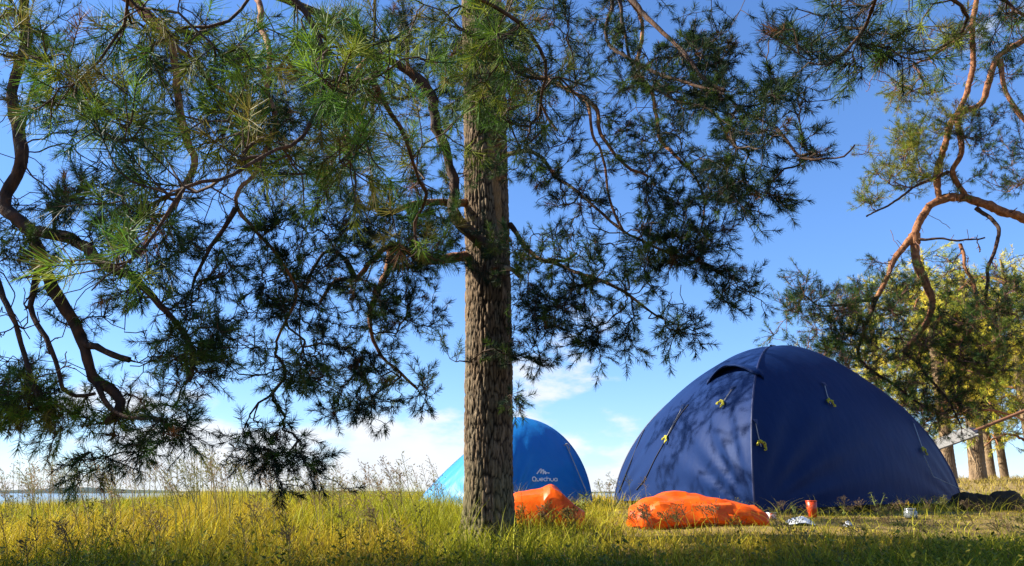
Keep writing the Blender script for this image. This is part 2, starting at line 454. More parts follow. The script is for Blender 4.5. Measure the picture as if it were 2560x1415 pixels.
        obj(needles_name, V.reshape(-1, 3), F, M_needle, s.root, smooth=False, col=np.repeat(NC, 4, 0), kind='stuff')
        print(s.root.name, 'nodes', s.n, 'shoots', len(SB), 'needles', m)

def plates(u, z, cu, cz, period):
    """distance to plate borders (F2-F1) of a jittered lattice, wrapped in u"""
    nu = max(3, int(round(period / cu))); cu = period / nu
    iu = np.floor(u / cu).astype(int); iz = np.floor(z / cz).astype(int)
    f1 = np.full(u.shape, 9.); f2 = np.full(u.shape, 9.); idv = np.zeros(u.shape)
    for a in (-1, 0, 1):
        for b_ in (-1, 0, 1):
            ju = (iu + a) % nu; jz = iz + b_
            h1 = _tab[ju % 64, jz % 64, 3]; h2 = _tab[ju % 64, jz % 64, 17]; h3 = _tab[ju % 64, jz % 64, 29]
            d = np.sqrt((((iu + a + .1 + .8 * h1) * cu - u) / cu) ** 2 + (((jz + .1 + .8 * h2) * cz - z) / cz) ** 2)
            nf = d < f1
            f2 = np.where(nf, f1, np.minimum(f2, d)); idv = np.where(nf, h3, idv); f1 = np.where(nf, d, f1)
    return f2 - f1, idv

TCOL = None
def trunk_mesh(Q, k=200):
    global TCOL
    big = Q[:, 3].max() > .15
    if not big: k = 40
    # resample finely along the axis
    s_ = np.concatenate([[0], np.cumsum(np.linalg.norm(np.diff(Q[:, :3], axis=0), axis=1))])
    m = int(s_[-1] / (.012 if big else .05)) + 2
    if big: m = min(m, 520)
    ss = np.linspace(0, s_[-1], m) if not big else np.concatenate([np.linspace(0, min(5.2, s_[-1]), m - 60), np.linspace(min(5.2, s_[-1]), s_[-1], 61)[1:]]); m = len(ss)
    P = np.stack([np.interp(ss, s_, Q[:, c]) for c in range(4)], -1)
    ang = np.linspace(0, 2 * math.pi, k, endpoint=False)
    A, S = np.meshgrid(ang, ss, indexing='xy')
    R = P[:, 3][:, None] * np.ones_like(A)
    per = 2 * math.pi * .18
    wu = A / (2 * math.pi) * per + .06 * (fbm(np.stack([A * 0 + np.cos(A) * 2.5, np.sin(A) * 2.5, S * 5], -1), 4) - .5)
    f, idv = plates(wu % per, S, .023, .12, per)
    f2_, id2 = plates((wu * 1.0 + .31) % per, S + 3.3, .012, .05, per)
    rn = np.abs(fbm(np.stack([np.cos(A) * 6.5, np.sin(A) * 6.5, S * 2.6], -1), 4) - .47)
    crack = sstep(rn, .0, .06)
    f = f * (.35 + .65 * crack)
    sc_ = np.clip(P[:, 3] / .18, .2, 1)[:, None]
    hgt = sstep(f, 0, .5) * .008 + sstep(f2_, 0, .5) * .004 + .004 * (idv - .5) + crack * .010 - .006
    low = .02 * (fbm(np.stack([np.cos(A) * 1.6, np.sin(A) * 1.6, S * 1.1], -1), 3) - .45)
    R = R + (hgt - .012 + low) * sc_
    V = np.stack([P[:, 0][:, None] + R * np.cos(A), P[:, 1][:, None] + R * np.sin(A), P[:, 2][:, None] + 0 * A], -1)
    lich = fbm(np.stack([np.cos(A) * 2.5, np.sin(A) * 2.5, S * 2.2], -1), 4)
    base = np.array([.022, .015, .010])[None, None] * (1 - sstep(f, 0, .3))[..., None] + (np.array([.19, .133, .084])[None, None] * ((.75 + .5 * idv) * (.6 + .8 * fbm(np.stack([np.cos(A) * 9, np.sin(A) * 9, S * 14], -1), 3)))[..., None]) * sstep(f, 0, .3)[..., None]
    grey = np.array([.19, .16, .11])[None, None]
    k_ = sstep(lich, .45, .62)[..., None]
    colr = base * (1 - .5 * k_) + grey * .5 * k_ * sstep(f, 0, .25)[..., None]
    big_var = .62 + .76 * fbm(np.stack([np.cos(A) * 1.3 + 4, np.sin(A) * 1.3, S * 1.7], -1), 3)
    colr = colr * big_var[..., None]
    if big:
        moss = (sstep(-V[..., 2], -.35, .25) * sstep(lich, .36, .52))[..., None] * .55
        colr = colr * (1 - moss) + np.array([.105, .105, .035]) * moss * (.4 + .6 * sstep(f, 0, .3))[..., None]
        # stripped patch of inner wood on the right of the upper trunk
        zz = V[..., 2]; aa = (A - math.radians(302)); aa = (aa + math.pi) % (2 * math.pi) - math.pi
        zc = .0
        strip = np.exp(-((aa + .55 * (zz - 2.25)) / .20) ** 2) * sstep(zz, 1.75, 1.95) * (1 - sstep(zz, 2.75, 2.95))
        strip = sstep(strip + .5 * (lich - .5), .35, .6)[..., None]
        colr = colr * (1 - strip) + np.array([.30, .18, .085]) * strip
    TCOL = colr.reshape(-1, 3)
    return V.reshape(-1, 3), grid_faces(m, k, True)
def trunk_col(V, Q): return TCOL

DENS = 1.0
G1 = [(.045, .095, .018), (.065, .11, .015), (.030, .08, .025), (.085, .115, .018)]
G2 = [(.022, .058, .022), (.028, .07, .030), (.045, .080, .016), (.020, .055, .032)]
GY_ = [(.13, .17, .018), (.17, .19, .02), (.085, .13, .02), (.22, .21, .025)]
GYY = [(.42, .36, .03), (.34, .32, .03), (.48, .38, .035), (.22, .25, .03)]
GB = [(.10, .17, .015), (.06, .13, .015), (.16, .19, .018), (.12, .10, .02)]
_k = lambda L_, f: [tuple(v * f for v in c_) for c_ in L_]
G1 = _k(G1, .95); G2 = _k(G2, .40) + [(.055, .10, .010)]; GY_ = _k(GY_, 1.1); GYY = _k(GYY, 1.5); GB = _k(GB, 1.25)  # sun and shade put into needle colour: dark set dimmed, bright sets raised
ST = {
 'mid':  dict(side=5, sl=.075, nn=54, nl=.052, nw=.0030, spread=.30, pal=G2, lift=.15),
 'lit':  dict(side=5, sl=.075, nn=54, nl=.052, nw=.0030, spread=.30, pal=G1, lift=.2),  # like mid, with sunlight painted in by a brighter palette
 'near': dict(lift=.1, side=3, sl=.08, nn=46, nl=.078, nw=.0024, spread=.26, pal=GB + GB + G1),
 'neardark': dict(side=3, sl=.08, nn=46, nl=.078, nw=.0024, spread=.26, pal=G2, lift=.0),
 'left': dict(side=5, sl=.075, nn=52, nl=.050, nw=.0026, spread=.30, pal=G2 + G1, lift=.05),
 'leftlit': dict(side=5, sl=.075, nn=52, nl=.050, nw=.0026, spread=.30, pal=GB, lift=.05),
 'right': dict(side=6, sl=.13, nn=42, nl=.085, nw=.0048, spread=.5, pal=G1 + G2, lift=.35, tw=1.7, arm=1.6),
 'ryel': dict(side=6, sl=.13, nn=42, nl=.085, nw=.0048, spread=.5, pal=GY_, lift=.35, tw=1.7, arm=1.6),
 'dead': dict(side=4, sl=.075, nn=36, nl=.055, nw=.0024, spread=.25, pal=[(.22, .085, .03), (.16, .06, .025)], lift=.0),
 'bare': dict(bare=True, up=.0),
 'bareR': dict(bare=True, up=.0, tw=1.9),
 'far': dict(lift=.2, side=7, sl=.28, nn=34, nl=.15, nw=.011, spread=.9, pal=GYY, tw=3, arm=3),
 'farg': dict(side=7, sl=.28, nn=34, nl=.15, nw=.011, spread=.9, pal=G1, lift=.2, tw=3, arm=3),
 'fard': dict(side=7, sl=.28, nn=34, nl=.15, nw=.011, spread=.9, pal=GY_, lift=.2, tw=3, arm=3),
 'back': dict(side=4, sl=.12, nn=34, nl=.075, nw=.0045, spread=.4, pal=G1, lift=.1, arm=1.6, tw=1.5),
 'top': dict(side=5, sl=.16, nn=24, nl=.10, nw=.011, spread=.5, pal=G1, lift=.1, arm=2),  # coarse unseen foliage, needles widened to cast more shade
}
def zbase(px, Y):
    x_ = (px - 1280) / FPX * Y * 1.03
    return float(zg(np.array([x_]), np.array([Y]))[0])

# ---- the pine in the middle of the picture
MY = 6.2
b0 = at(1222, 1316, MY); b0[2] = float(zg(np.array([b0[0]]), np.array([MY]))[0])
P1 = Pine('pine_tree', b0, 'thick grey-brown pine trunk in the centre, standing in front of the small blue tent')
tb = [b0 + np.array([0, 0, -.15]), b0 + np.array([0, 0, .06]), at(1222, 1230, MY), at(1222, 1000, MY), at(1220, 700, MY), at(1214, 400, MY), at(1207, 100, MY), at(1203, -40, MY)]
top = tb[-1]
tb += [top + np.array([-.05, .1, 1.2]), top + np.array([-.1, .1, 2.6]), top + np.array([0, .1, 4.0]), top + np.array([.1, .1, 5.2])]
P1.trunk(tb, [.30, .225, .186, .186, .184, .182, .178, .172, .15, .11, .06, .02], M_bark)
U = lambda px, py, Y: (px, py, Y)
P1.limb([(1235, 630, 6.05), (1195, 600, 5.95), (1158, 555, 5.9), (1140, 470, 5.85), (1118, 400, 5.85), (1100, 320, 5.8), (1075, 245, 5.75), (1030, 185, 5.7), (930, 135, 5.6), (840, 70, 5.5), (740, 15, 5.4), (620, -40, 5.2)], .052, .026, M_limb)
P1.limb([(930, 135, 5.6), (880, 200, 5.4), (868, 260, 5.3), (872, 310, 5.3), (850, 380, 5.2)], .025, .012, M_orange)
P1.limb([(1180, 505, 6.15), (1080, 507, 6.0), (1010, 520, 5.8), (950, 535, 5.6), (930, 480, 5.5), (925, 440, 5.4)], .035, .016, M_orange)
P1.limb([(1165, 640, 6.1), (1060, 650, 5.9), (985, 615, 5.7), (935, 645, 5.5), (890, 700, 5.4), (840, 700, 5.3), (800, 760, 5.3)], .04, .014, M_orange)
P1.limb([(985, 615, 5.7), (950, 700, 5.6), (930, 770, 5.55), (925, 830, 5.5), (950, 885, 5.5), (1000, 930, 5.5), (1045, 970, 5.5)], .026, .010, M_orange)
P1.limb([(890, 700, 5.4), (850, 640, 5.3), (820, 625, 5.2), (790, 650, 5.2), (760, 720, 5.1), (755, 800, 5.1), (760, 870, 5.1)], .017, .006, M_limb)
P1.limb([(620, -40, 5.2), (655, 20, 5.0), (650, 70, 4.9), (668, 120, 4.8), (668, 210, 4.7), (690, 300, 4.6), (640, 420, 4.5), (600, 470, 4.4), (590, 520, 4.4), (625, 565, 4.4), (700, 650, 4.4), (740, 740, 4.5), (690, 850, 4.6)], .03, .007, M_orange)
P1.limb([(590, 520, 4.4), (550, 570, 4.4), (500, 640, 4.4), (470, 720, 4.4)], .018, .008, M_limb)
P1.limb([(1275, 560, 6.15), (1330, 632, 6.0), (1390, 660, 5.8), (1460, 690, 5.6), (1530, 714, 5.5), (1600, 755, 5.4), (1665, 792, 5.4)], .026, .007, M_limb)
P1.limb([(1360, 655, 5.85), (1410, 650, 5.8), (1440, 630, 5.7)], .016, .010, M_limb, name='dead_branch_stub')
P1.limb([(1262, 668, 6.1), (1285, 682, 6.05), (1303, 694, 6.0)], .022, .017, M_deadwood, name='broken_branch_stub')
P1.limb([(1215, 140, 6.15), (1300, 170, 5.9), (1380, 205, 5.7), (1450, 240, 5.55), (1473, 270, 5.5), (1475, 340, 5.5), (1500, 390, 5.5), (1515, 440, 5.5), (1528, 500, 5.5), (1560, 580, 5.4)], .028, .008, M_orange)
P1.limb([(1450, 240, 5.55), (1495, 280, 5.5), (1500, 335, 5.5), (1560, 410, 5.4), (1620, 440, 5.4)], .02, .009, M_orange)
P1.limb([(1240, 385, 6.1), (1340, 385, 5.8), (1400, 440, 5.6), (1455, 480, 5.5), (1540, 560, 5.4), (1640, 620, 5.3), (1740, 660, 5.2)], .024, .006, M_limb)
P1.limb([(1215, -40, 6.2), (1350, -110, 5.9), (1480, -80, 5.5), (1530, 0, 5.3), (1512, 60, 5.2), (1518, 110, 5.2), (1560, 142, 5.1), (1610, 168, 5.0), (1660, 190, 4.9), (1720, 205, 4.8), (1800, 235, 4.6), (1870, 285, 4.4), (1940, 320, 4.2)], .028, .007, M_limb)
P1.limb([(1480, -80, 5.5), (1545, 0, 5.35), (1552, 70, 5.3), (1572, 135, 5.2), (1600, 200, 5.2), (1640, 220, 5.1), (1700, 255, 5.0), (1780, 280, 4.9), (1830, 360, 4.8), (1880, 380, 4.7)], .02, .006, M_limb)
P1.limb([(1350, -110, 5.9), (1540, -30, 5.0), (1620, 50, 4.8), (1680, 100, 4.7), (1720, 140, 4.6), (1755, 195, 4.5), (1810, 225, 4.4)], .032, .012, M_limb)
P1.limb([(1480, -80, 5.5), (1600, 40, 5.9), (1600, 170, 5.9), (1632, 230, 5.9), (1640, 290, 5.9), (1655, 350, 5.9), (1700, 400, 5.8), (1760, 500, 5.6), (1740, 600, 5.5)], .026, .007, M_orange)
P1.limb([(1940, 320, 4.2), (2000, 395, 4.1), (2060, 385, 4.0), (2100, 382, 3.95), (2132, 358, 3.9)], .012, .004, M_limb)
P1.limb([(1265, 1000, 6.0), (1280, 990, 5.85), (1290, 995, 5.8)], .006, .003, M_limb, k=5, name='twig')
P1.limb([(1180, 905, 6.0), (1150, 905, 5.95), (1138, 905, 5.9)], .006, .003, M_limb, k=5, name='twig')
Bm = [
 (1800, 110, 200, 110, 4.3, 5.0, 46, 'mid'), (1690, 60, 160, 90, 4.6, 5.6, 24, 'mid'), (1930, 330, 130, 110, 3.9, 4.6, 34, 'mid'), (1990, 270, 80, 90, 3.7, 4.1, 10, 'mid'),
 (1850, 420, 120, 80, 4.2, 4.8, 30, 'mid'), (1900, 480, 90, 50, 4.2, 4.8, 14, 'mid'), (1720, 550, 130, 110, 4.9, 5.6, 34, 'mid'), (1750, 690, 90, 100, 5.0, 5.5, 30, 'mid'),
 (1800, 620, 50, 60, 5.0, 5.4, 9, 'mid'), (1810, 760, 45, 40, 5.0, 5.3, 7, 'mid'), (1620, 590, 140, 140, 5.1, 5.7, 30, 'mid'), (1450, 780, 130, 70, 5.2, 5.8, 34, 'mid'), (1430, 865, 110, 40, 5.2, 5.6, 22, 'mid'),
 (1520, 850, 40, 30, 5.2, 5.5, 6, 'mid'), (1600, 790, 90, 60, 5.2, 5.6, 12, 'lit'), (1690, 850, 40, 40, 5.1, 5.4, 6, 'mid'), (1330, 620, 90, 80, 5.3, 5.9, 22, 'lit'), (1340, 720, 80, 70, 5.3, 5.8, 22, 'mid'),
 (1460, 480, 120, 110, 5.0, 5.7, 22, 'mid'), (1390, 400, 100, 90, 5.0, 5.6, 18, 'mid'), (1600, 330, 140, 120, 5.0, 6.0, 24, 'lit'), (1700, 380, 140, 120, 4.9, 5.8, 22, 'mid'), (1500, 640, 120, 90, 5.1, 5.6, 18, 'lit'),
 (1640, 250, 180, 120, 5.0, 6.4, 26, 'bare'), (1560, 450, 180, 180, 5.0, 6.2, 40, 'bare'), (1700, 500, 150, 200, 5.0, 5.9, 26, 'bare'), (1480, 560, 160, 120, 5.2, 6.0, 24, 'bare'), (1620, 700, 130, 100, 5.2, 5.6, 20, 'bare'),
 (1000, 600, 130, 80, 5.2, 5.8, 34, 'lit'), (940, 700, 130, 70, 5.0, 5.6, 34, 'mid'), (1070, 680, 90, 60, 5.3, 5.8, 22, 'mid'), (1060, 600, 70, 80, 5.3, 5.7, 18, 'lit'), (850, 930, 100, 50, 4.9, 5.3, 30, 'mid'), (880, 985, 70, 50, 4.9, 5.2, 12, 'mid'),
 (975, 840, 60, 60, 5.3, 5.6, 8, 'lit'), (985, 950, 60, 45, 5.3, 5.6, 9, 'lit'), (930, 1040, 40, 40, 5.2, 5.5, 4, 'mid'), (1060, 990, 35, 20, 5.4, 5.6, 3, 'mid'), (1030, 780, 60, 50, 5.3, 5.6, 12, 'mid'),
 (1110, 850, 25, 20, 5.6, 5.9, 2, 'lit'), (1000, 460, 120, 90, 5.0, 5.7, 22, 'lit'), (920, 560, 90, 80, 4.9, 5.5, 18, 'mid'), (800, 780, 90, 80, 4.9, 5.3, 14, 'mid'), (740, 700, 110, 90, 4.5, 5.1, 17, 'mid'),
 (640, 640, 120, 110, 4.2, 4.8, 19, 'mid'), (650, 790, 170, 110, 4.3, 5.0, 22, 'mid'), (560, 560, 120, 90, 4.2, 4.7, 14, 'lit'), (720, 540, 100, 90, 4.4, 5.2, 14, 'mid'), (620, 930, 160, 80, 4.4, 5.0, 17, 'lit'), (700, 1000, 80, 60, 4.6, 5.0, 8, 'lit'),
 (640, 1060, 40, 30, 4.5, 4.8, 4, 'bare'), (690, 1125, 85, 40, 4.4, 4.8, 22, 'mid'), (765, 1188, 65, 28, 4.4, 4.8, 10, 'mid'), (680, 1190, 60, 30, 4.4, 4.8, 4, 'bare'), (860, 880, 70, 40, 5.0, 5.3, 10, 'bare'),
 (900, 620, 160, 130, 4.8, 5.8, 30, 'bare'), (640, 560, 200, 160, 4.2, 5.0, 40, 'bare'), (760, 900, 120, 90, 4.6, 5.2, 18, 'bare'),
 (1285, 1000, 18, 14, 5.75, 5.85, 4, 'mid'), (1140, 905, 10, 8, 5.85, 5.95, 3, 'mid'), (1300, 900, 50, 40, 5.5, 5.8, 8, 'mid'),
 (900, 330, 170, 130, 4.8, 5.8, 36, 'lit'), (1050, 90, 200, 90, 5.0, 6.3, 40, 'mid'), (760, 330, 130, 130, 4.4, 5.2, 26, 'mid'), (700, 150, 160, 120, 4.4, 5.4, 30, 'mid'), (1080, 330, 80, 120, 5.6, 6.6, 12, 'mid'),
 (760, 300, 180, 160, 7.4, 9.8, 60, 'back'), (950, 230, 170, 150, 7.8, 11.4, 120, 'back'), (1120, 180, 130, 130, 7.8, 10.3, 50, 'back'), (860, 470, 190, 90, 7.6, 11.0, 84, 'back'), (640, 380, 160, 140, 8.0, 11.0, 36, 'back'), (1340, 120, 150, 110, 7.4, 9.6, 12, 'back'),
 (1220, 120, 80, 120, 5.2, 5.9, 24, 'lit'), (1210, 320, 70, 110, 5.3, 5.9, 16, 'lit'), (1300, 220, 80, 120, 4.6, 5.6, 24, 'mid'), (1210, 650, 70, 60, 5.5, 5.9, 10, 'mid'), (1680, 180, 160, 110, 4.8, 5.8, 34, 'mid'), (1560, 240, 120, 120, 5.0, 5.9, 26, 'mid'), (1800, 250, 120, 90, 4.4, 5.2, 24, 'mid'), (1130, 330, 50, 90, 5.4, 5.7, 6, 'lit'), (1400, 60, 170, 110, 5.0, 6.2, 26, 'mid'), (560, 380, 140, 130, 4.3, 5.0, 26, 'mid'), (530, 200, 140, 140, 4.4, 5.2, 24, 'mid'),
]
DENS = .92
P1.grow(Bm, ST)
def cloud3(c, r, n, seed=0):
    v = unit(rng.normal(0, 1, (n, 3))) * (rng.random(n) ** .4)[:, None]
    return np.array(c) + v * np.array(r)
A = cloud3((-.2, 6.6, 7.2), (2.7, 2.2, 1.7), 90)
P1.grow3(A, ['top'] * len(A), ST)
P1.build(ST)

# ---- the pine on the left, its trunk out of the picture
b1 = np.array([-4.3, 4.4, float(zg(np.array([-4.3]), np.array([4.4]))[0])])
P2 = Pine('pine_tree', b1, 'pine reaching in from the left edge with a dark drooping limb low over the grass')
P2.trunk([b1 + np.array([0, 0, -.1]), b1 + np.array([0, 0, .5]), b1 + np.array([.1, 0, 2.0]), b1 + np.array([.2, 0, 4.0]), b1 + np.array([0, 0, 6.5]), b1 + np.array([.1, 0, 7.5])], [.24, .2, .18, .15, .06, .02], M_limb)
P2.limb([(-700, 330, 4.3), (-420, 400, 4.2), (-200, 460, 4.1), (-60, 500, 4.05), (20, 532, 4.0), (72, 575, 4.0), (105, 655, 4.0), (142, 740, 4.0), (190, 820, 4.0), (222, 900, 4.0), (237, 948, 4.0), (280, 975, 4.0), (302, 1003, 4.0), (288, 1035, 4.0), (258, 1052, 4.0)], .060, .020, M_limb, wob=.2)
P2.limb([(20, 532, 4.0), (8, 485, 4.0), (34, 420, 4.0), (36, 330, 4.05), (30, 235, 4.1), (50, 180, 4.1), (72, 100, 4.15), (58, 30, 4.2), (85, -80, 4.3)], .034, .026, M_limb)
P2.limb([(205, 855, 4.0), (260, 870, 3.95), (322, 890, 3.9)], .022, .014, M_limb, name='dead_branch_stub')
P2.limb([(237, 948, 4.0), (255, 1000, 3.95), (300, 1040, 3.9), (350, 1052, 3.85), (402, 1052, 3.8)], .014, .008, M_limb)
P2.limb([(100, 650, 4.0), (90, 770, 3.95), (130, 840, 3.9), (155, 900, 3.9), (172, 965, 3.9), (205, 985, 3.9), (245, 980, 3.95)], .018, .009, M_limb)
P2.limb([(60, 570, 4.0), (170, 598, 3.9), (260, 655, 3.8), (340, 700, 3.7), (420, 780, 3.7), (480, 880, 3.7), (470, 960, 3.7)], .035, .012, M_limb)
P2.limb([(85, -80, 4.3), (200, -60, 4.2), (330, 0, 4.1), (420, 90, 4.0), (432, 160, 4.0), (442, 240, 4.0), (470, 370, 4.0), (485, 410, 4.0), (440, 520, 3.9)], .045, .016, M_orange)
P2.limb([(432, 110, 4.0), (480, 150, 4.0), (530, 210, 4.0), (600, 250, 4.0)], .018, .01, M_orange)
P2.limb([(-200, 460, 4.1), (-60, 640, 3.9), (20, 760, 3.8), (60, 880, 3.8), (90, 980, 3.8)], .03, .01, M_limb)
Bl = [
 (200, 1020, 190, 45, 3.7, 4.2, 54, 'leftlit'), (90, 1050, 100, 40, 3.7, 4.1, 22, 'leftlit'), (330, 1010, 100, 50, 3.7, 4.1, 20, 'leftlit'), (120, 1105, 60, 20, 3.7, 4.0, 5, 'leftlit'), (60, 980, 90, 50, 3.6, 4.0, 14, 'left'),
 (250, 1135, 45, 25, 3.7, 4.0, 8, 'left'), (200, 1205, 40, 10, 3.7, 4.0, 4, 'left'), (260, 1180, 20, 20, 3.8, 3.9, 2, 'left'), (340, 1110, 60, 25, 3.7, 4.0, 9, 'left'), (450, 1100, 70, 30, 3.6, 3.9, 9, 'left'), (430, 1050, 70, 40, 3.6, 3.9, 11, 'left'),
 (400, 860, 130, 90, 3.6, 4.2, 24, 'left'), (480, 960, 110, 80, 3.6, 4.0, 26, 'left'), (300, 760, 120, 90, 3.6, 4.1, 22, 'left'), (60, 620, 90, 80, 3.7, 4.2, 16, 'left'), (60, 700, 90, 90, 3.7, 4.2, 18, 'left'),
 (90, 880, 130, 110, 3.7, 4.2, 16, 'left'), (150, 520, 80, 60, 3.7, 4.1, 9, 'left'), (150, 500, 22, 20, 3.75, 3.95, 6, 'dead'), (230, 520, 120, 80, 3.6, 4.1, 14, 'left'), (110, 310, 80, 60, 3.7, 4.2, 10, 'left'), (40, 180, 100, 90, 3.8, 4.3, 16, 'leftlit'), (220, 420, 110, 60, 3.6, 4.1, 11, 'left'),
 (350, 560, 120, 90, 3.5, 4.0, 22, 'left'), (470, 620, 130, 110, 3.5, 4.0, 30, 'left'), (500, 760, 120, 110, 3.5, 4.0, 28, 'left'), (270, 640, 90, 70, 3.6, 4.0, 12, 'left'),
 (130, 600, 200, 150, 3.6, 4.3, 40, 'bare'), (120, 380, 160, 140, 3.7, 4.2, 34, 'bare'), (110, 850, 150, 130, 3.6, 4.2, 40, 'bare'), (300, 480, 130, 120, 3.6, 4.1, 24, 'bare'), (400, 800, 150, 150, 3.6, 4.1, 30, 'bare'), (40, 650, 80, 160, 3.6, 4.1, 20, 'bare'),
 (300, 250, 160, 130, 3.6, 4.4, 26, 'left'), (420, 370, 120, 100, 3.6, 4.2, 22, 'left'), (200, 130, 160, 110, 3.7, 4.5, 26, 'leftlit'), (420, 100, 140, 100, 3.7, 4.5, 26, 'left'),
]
DENS = .56
P2.grow(Bl, ST)
A = cloud3((-5.2, 4.5, 3.6), (1.9, 1.5, 1.9), 360)  # unseen foliage added off frame to shade the foreground grass
A = np.concatenate([A, cloud3((-6.9, 4.7, 2.3), (1.8, 1.3, 1.4), 220)])  # lower unseen mass, added to extend that shade to the left
P2.grow3(A, ['top'] * len(A), ST)
P2.build(ST)

# ---- the pine behind the photographer whose twigs hang close to the lens
b2 = np.array([-2.6, -.9, float(zg(np.array([-2.6]), np.array([-.9]))[0])])
P3 = Pine('pine_tree', b2, 'pine whose nearest twigs with long bright needles hang from the top edge')
P3.trunk([b2 + np.array([0, 0, -.1]), b2 + np.array([0, 0, 1.0]), b2 + np.array([.05, .05, 3.0]), b2 + np.array([.1, .1, 5.5]), b2 + np.array([.1, .1, 6.5])], [.22, .18, .14, .06, .02], M_limb)
t3 = b2 + np.array([.05, .05, 3.0])
P3.limb([t3, (-1.9, .3, 2.35), at(330, -180, 1.9), at(330, -60, 2.0), at(300, 60, 2.1), at(250, 150, 2.1), at(210, 200, 2.1)], .018, .004, M_limb, px=False)
P3.limb([t3, (-1.6, .4, 2.5), at(620, -200, 2.0), at(640, -80, 2.1), at(560, 60, 2.1), at(460, 70, 2.1), at(420, 100, 2.1)], .018, .004, M_limb, px=False)
P3.limb([at(640, -80, 2.1), at(760, 40, 2.1), at(800, 180, 2.1), at(760, 330, 2.0), at(660, 370, 1.9), at(560, 440, 1.8), at(470, 480, 1.75), at(360, 620, 1.75), at(280, 660, 1.75)], .009, .003, M_limb, px=False)
P3.limb([t3, (-1.0, .8, 2.6), at(1000, -250, 2.1), at(960, -60, 2.2), at(930, 60, 2.3), at(930, 200, 2.3), at(900, 340, 2.2), at(860, 390, 2.1)], .018, .004, M_limb, px=False)
P3.limb([at(960, -60, 2.2), at(1150, -20, 2.5), at(1300, 60, 2.7), at(1360, 160, 2.8), at(1350, 260, 2.9), at(1390, 330, 2.9)], .012, .005, M_limb, px=False)
P3.limb([at(930, 200, 2.3), at(1010, 350, 2.5), at(1050, 480, 2.8), at(1040, 560, 3.0), at(1050, 620, 3.0)], .012, .005, M_limb, px=False)
P3.limb([t3, (-.2, .9, 2.7), at(1900, -260, 2.2), at(2060, -120, 2.4), at(2180, -40, 2.6), at(2170, 60, 2.8), at(2120, 120, 2.8), at(2060, 150, 2.8)], .022, .005, M_limb, px=False)
P3.limb([at(2180, -40, 2.6), at(2330, -30, 2.8), at(2420, 40, 3.0), at(2360, 110, 3.1), at(2270, 140, 3.1)], .016, .006, M_limb, px=False)
P3.limb([at(2330, -30, 2.8), at(2480, -20, 3.0), at(2560, 40, 3.0)], .014, .006, M_limb, px=False)
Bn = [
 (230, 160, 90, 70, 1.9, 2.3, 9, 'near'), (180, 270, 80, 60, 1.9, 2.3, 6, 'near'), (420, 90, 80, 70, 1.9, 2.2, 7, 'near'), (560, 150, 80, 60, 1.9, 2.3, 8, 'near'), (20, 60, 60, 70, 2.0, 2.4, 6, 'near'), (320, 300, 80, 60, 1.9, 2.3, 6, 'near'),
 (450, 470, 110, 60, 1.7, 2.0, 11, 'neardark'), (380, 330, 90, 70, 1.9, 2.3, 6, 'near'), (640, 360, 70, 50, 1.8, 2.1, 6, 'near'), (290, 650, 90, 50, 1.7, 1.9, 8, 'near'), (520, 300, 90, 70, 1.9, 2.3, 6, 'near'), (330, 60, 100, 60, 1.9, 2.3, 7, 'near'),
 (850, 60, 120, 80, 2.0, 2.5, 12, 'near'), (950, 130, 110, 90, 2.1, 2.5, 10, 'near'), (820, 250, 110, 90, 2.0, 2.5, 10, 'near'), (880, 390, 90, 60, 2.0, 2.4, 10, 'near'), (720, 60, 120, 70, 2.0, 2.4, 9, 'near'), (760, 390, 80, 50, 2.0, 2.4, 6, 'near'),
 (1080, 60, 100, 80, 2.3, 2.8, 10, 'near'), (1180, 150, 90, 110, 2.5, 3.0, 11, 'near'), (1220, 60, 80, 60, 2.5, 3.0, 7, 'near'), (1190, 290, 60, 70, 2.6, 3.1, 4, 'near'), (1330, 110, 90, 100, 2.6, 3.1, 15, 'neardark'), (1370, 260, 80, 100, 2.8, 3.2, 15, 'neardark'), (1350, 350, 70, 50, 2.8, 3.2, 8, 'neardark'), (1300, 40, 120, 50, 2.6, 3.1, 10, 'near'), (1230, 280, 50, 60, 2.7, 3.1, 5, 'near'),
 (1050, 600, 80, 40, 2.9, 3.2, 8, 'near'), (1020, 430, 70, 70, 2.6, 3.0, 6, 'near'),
 (2060, 120, 60, 60, 2.6, 3.0, 8, 'neardark'), (2150, 110, 80, 50, 2.7, 3.1, 12, 'neardark'), (2200, 40, 100, 50, 2.6, 3.0, 13, 'near'), (2100, 20, 90, 40, 2.5, 2.9, 8, 'neardark'), (2260, 130, 80, 35, 2.8, 3.2, 8, 'neardark'), (2360, 70, 80, 45, 2.8, 3.2, 9, 'near'), (2500, 60, 90, 40, 2.9, 3.2, 10, 'neardark'), (1980, 60, 50, 40, 2.5, 2.9, 4, 'neardark'),
]
DENS = .68
P3.grow(Bn, ST)
DENS = 1.0
A = cloud3((-2.2, -.6, 3.9), (1.2, 1.0, .9), 30)
P3.grow3(A, ['top'] * len(A), ST)
P3.build(ST)

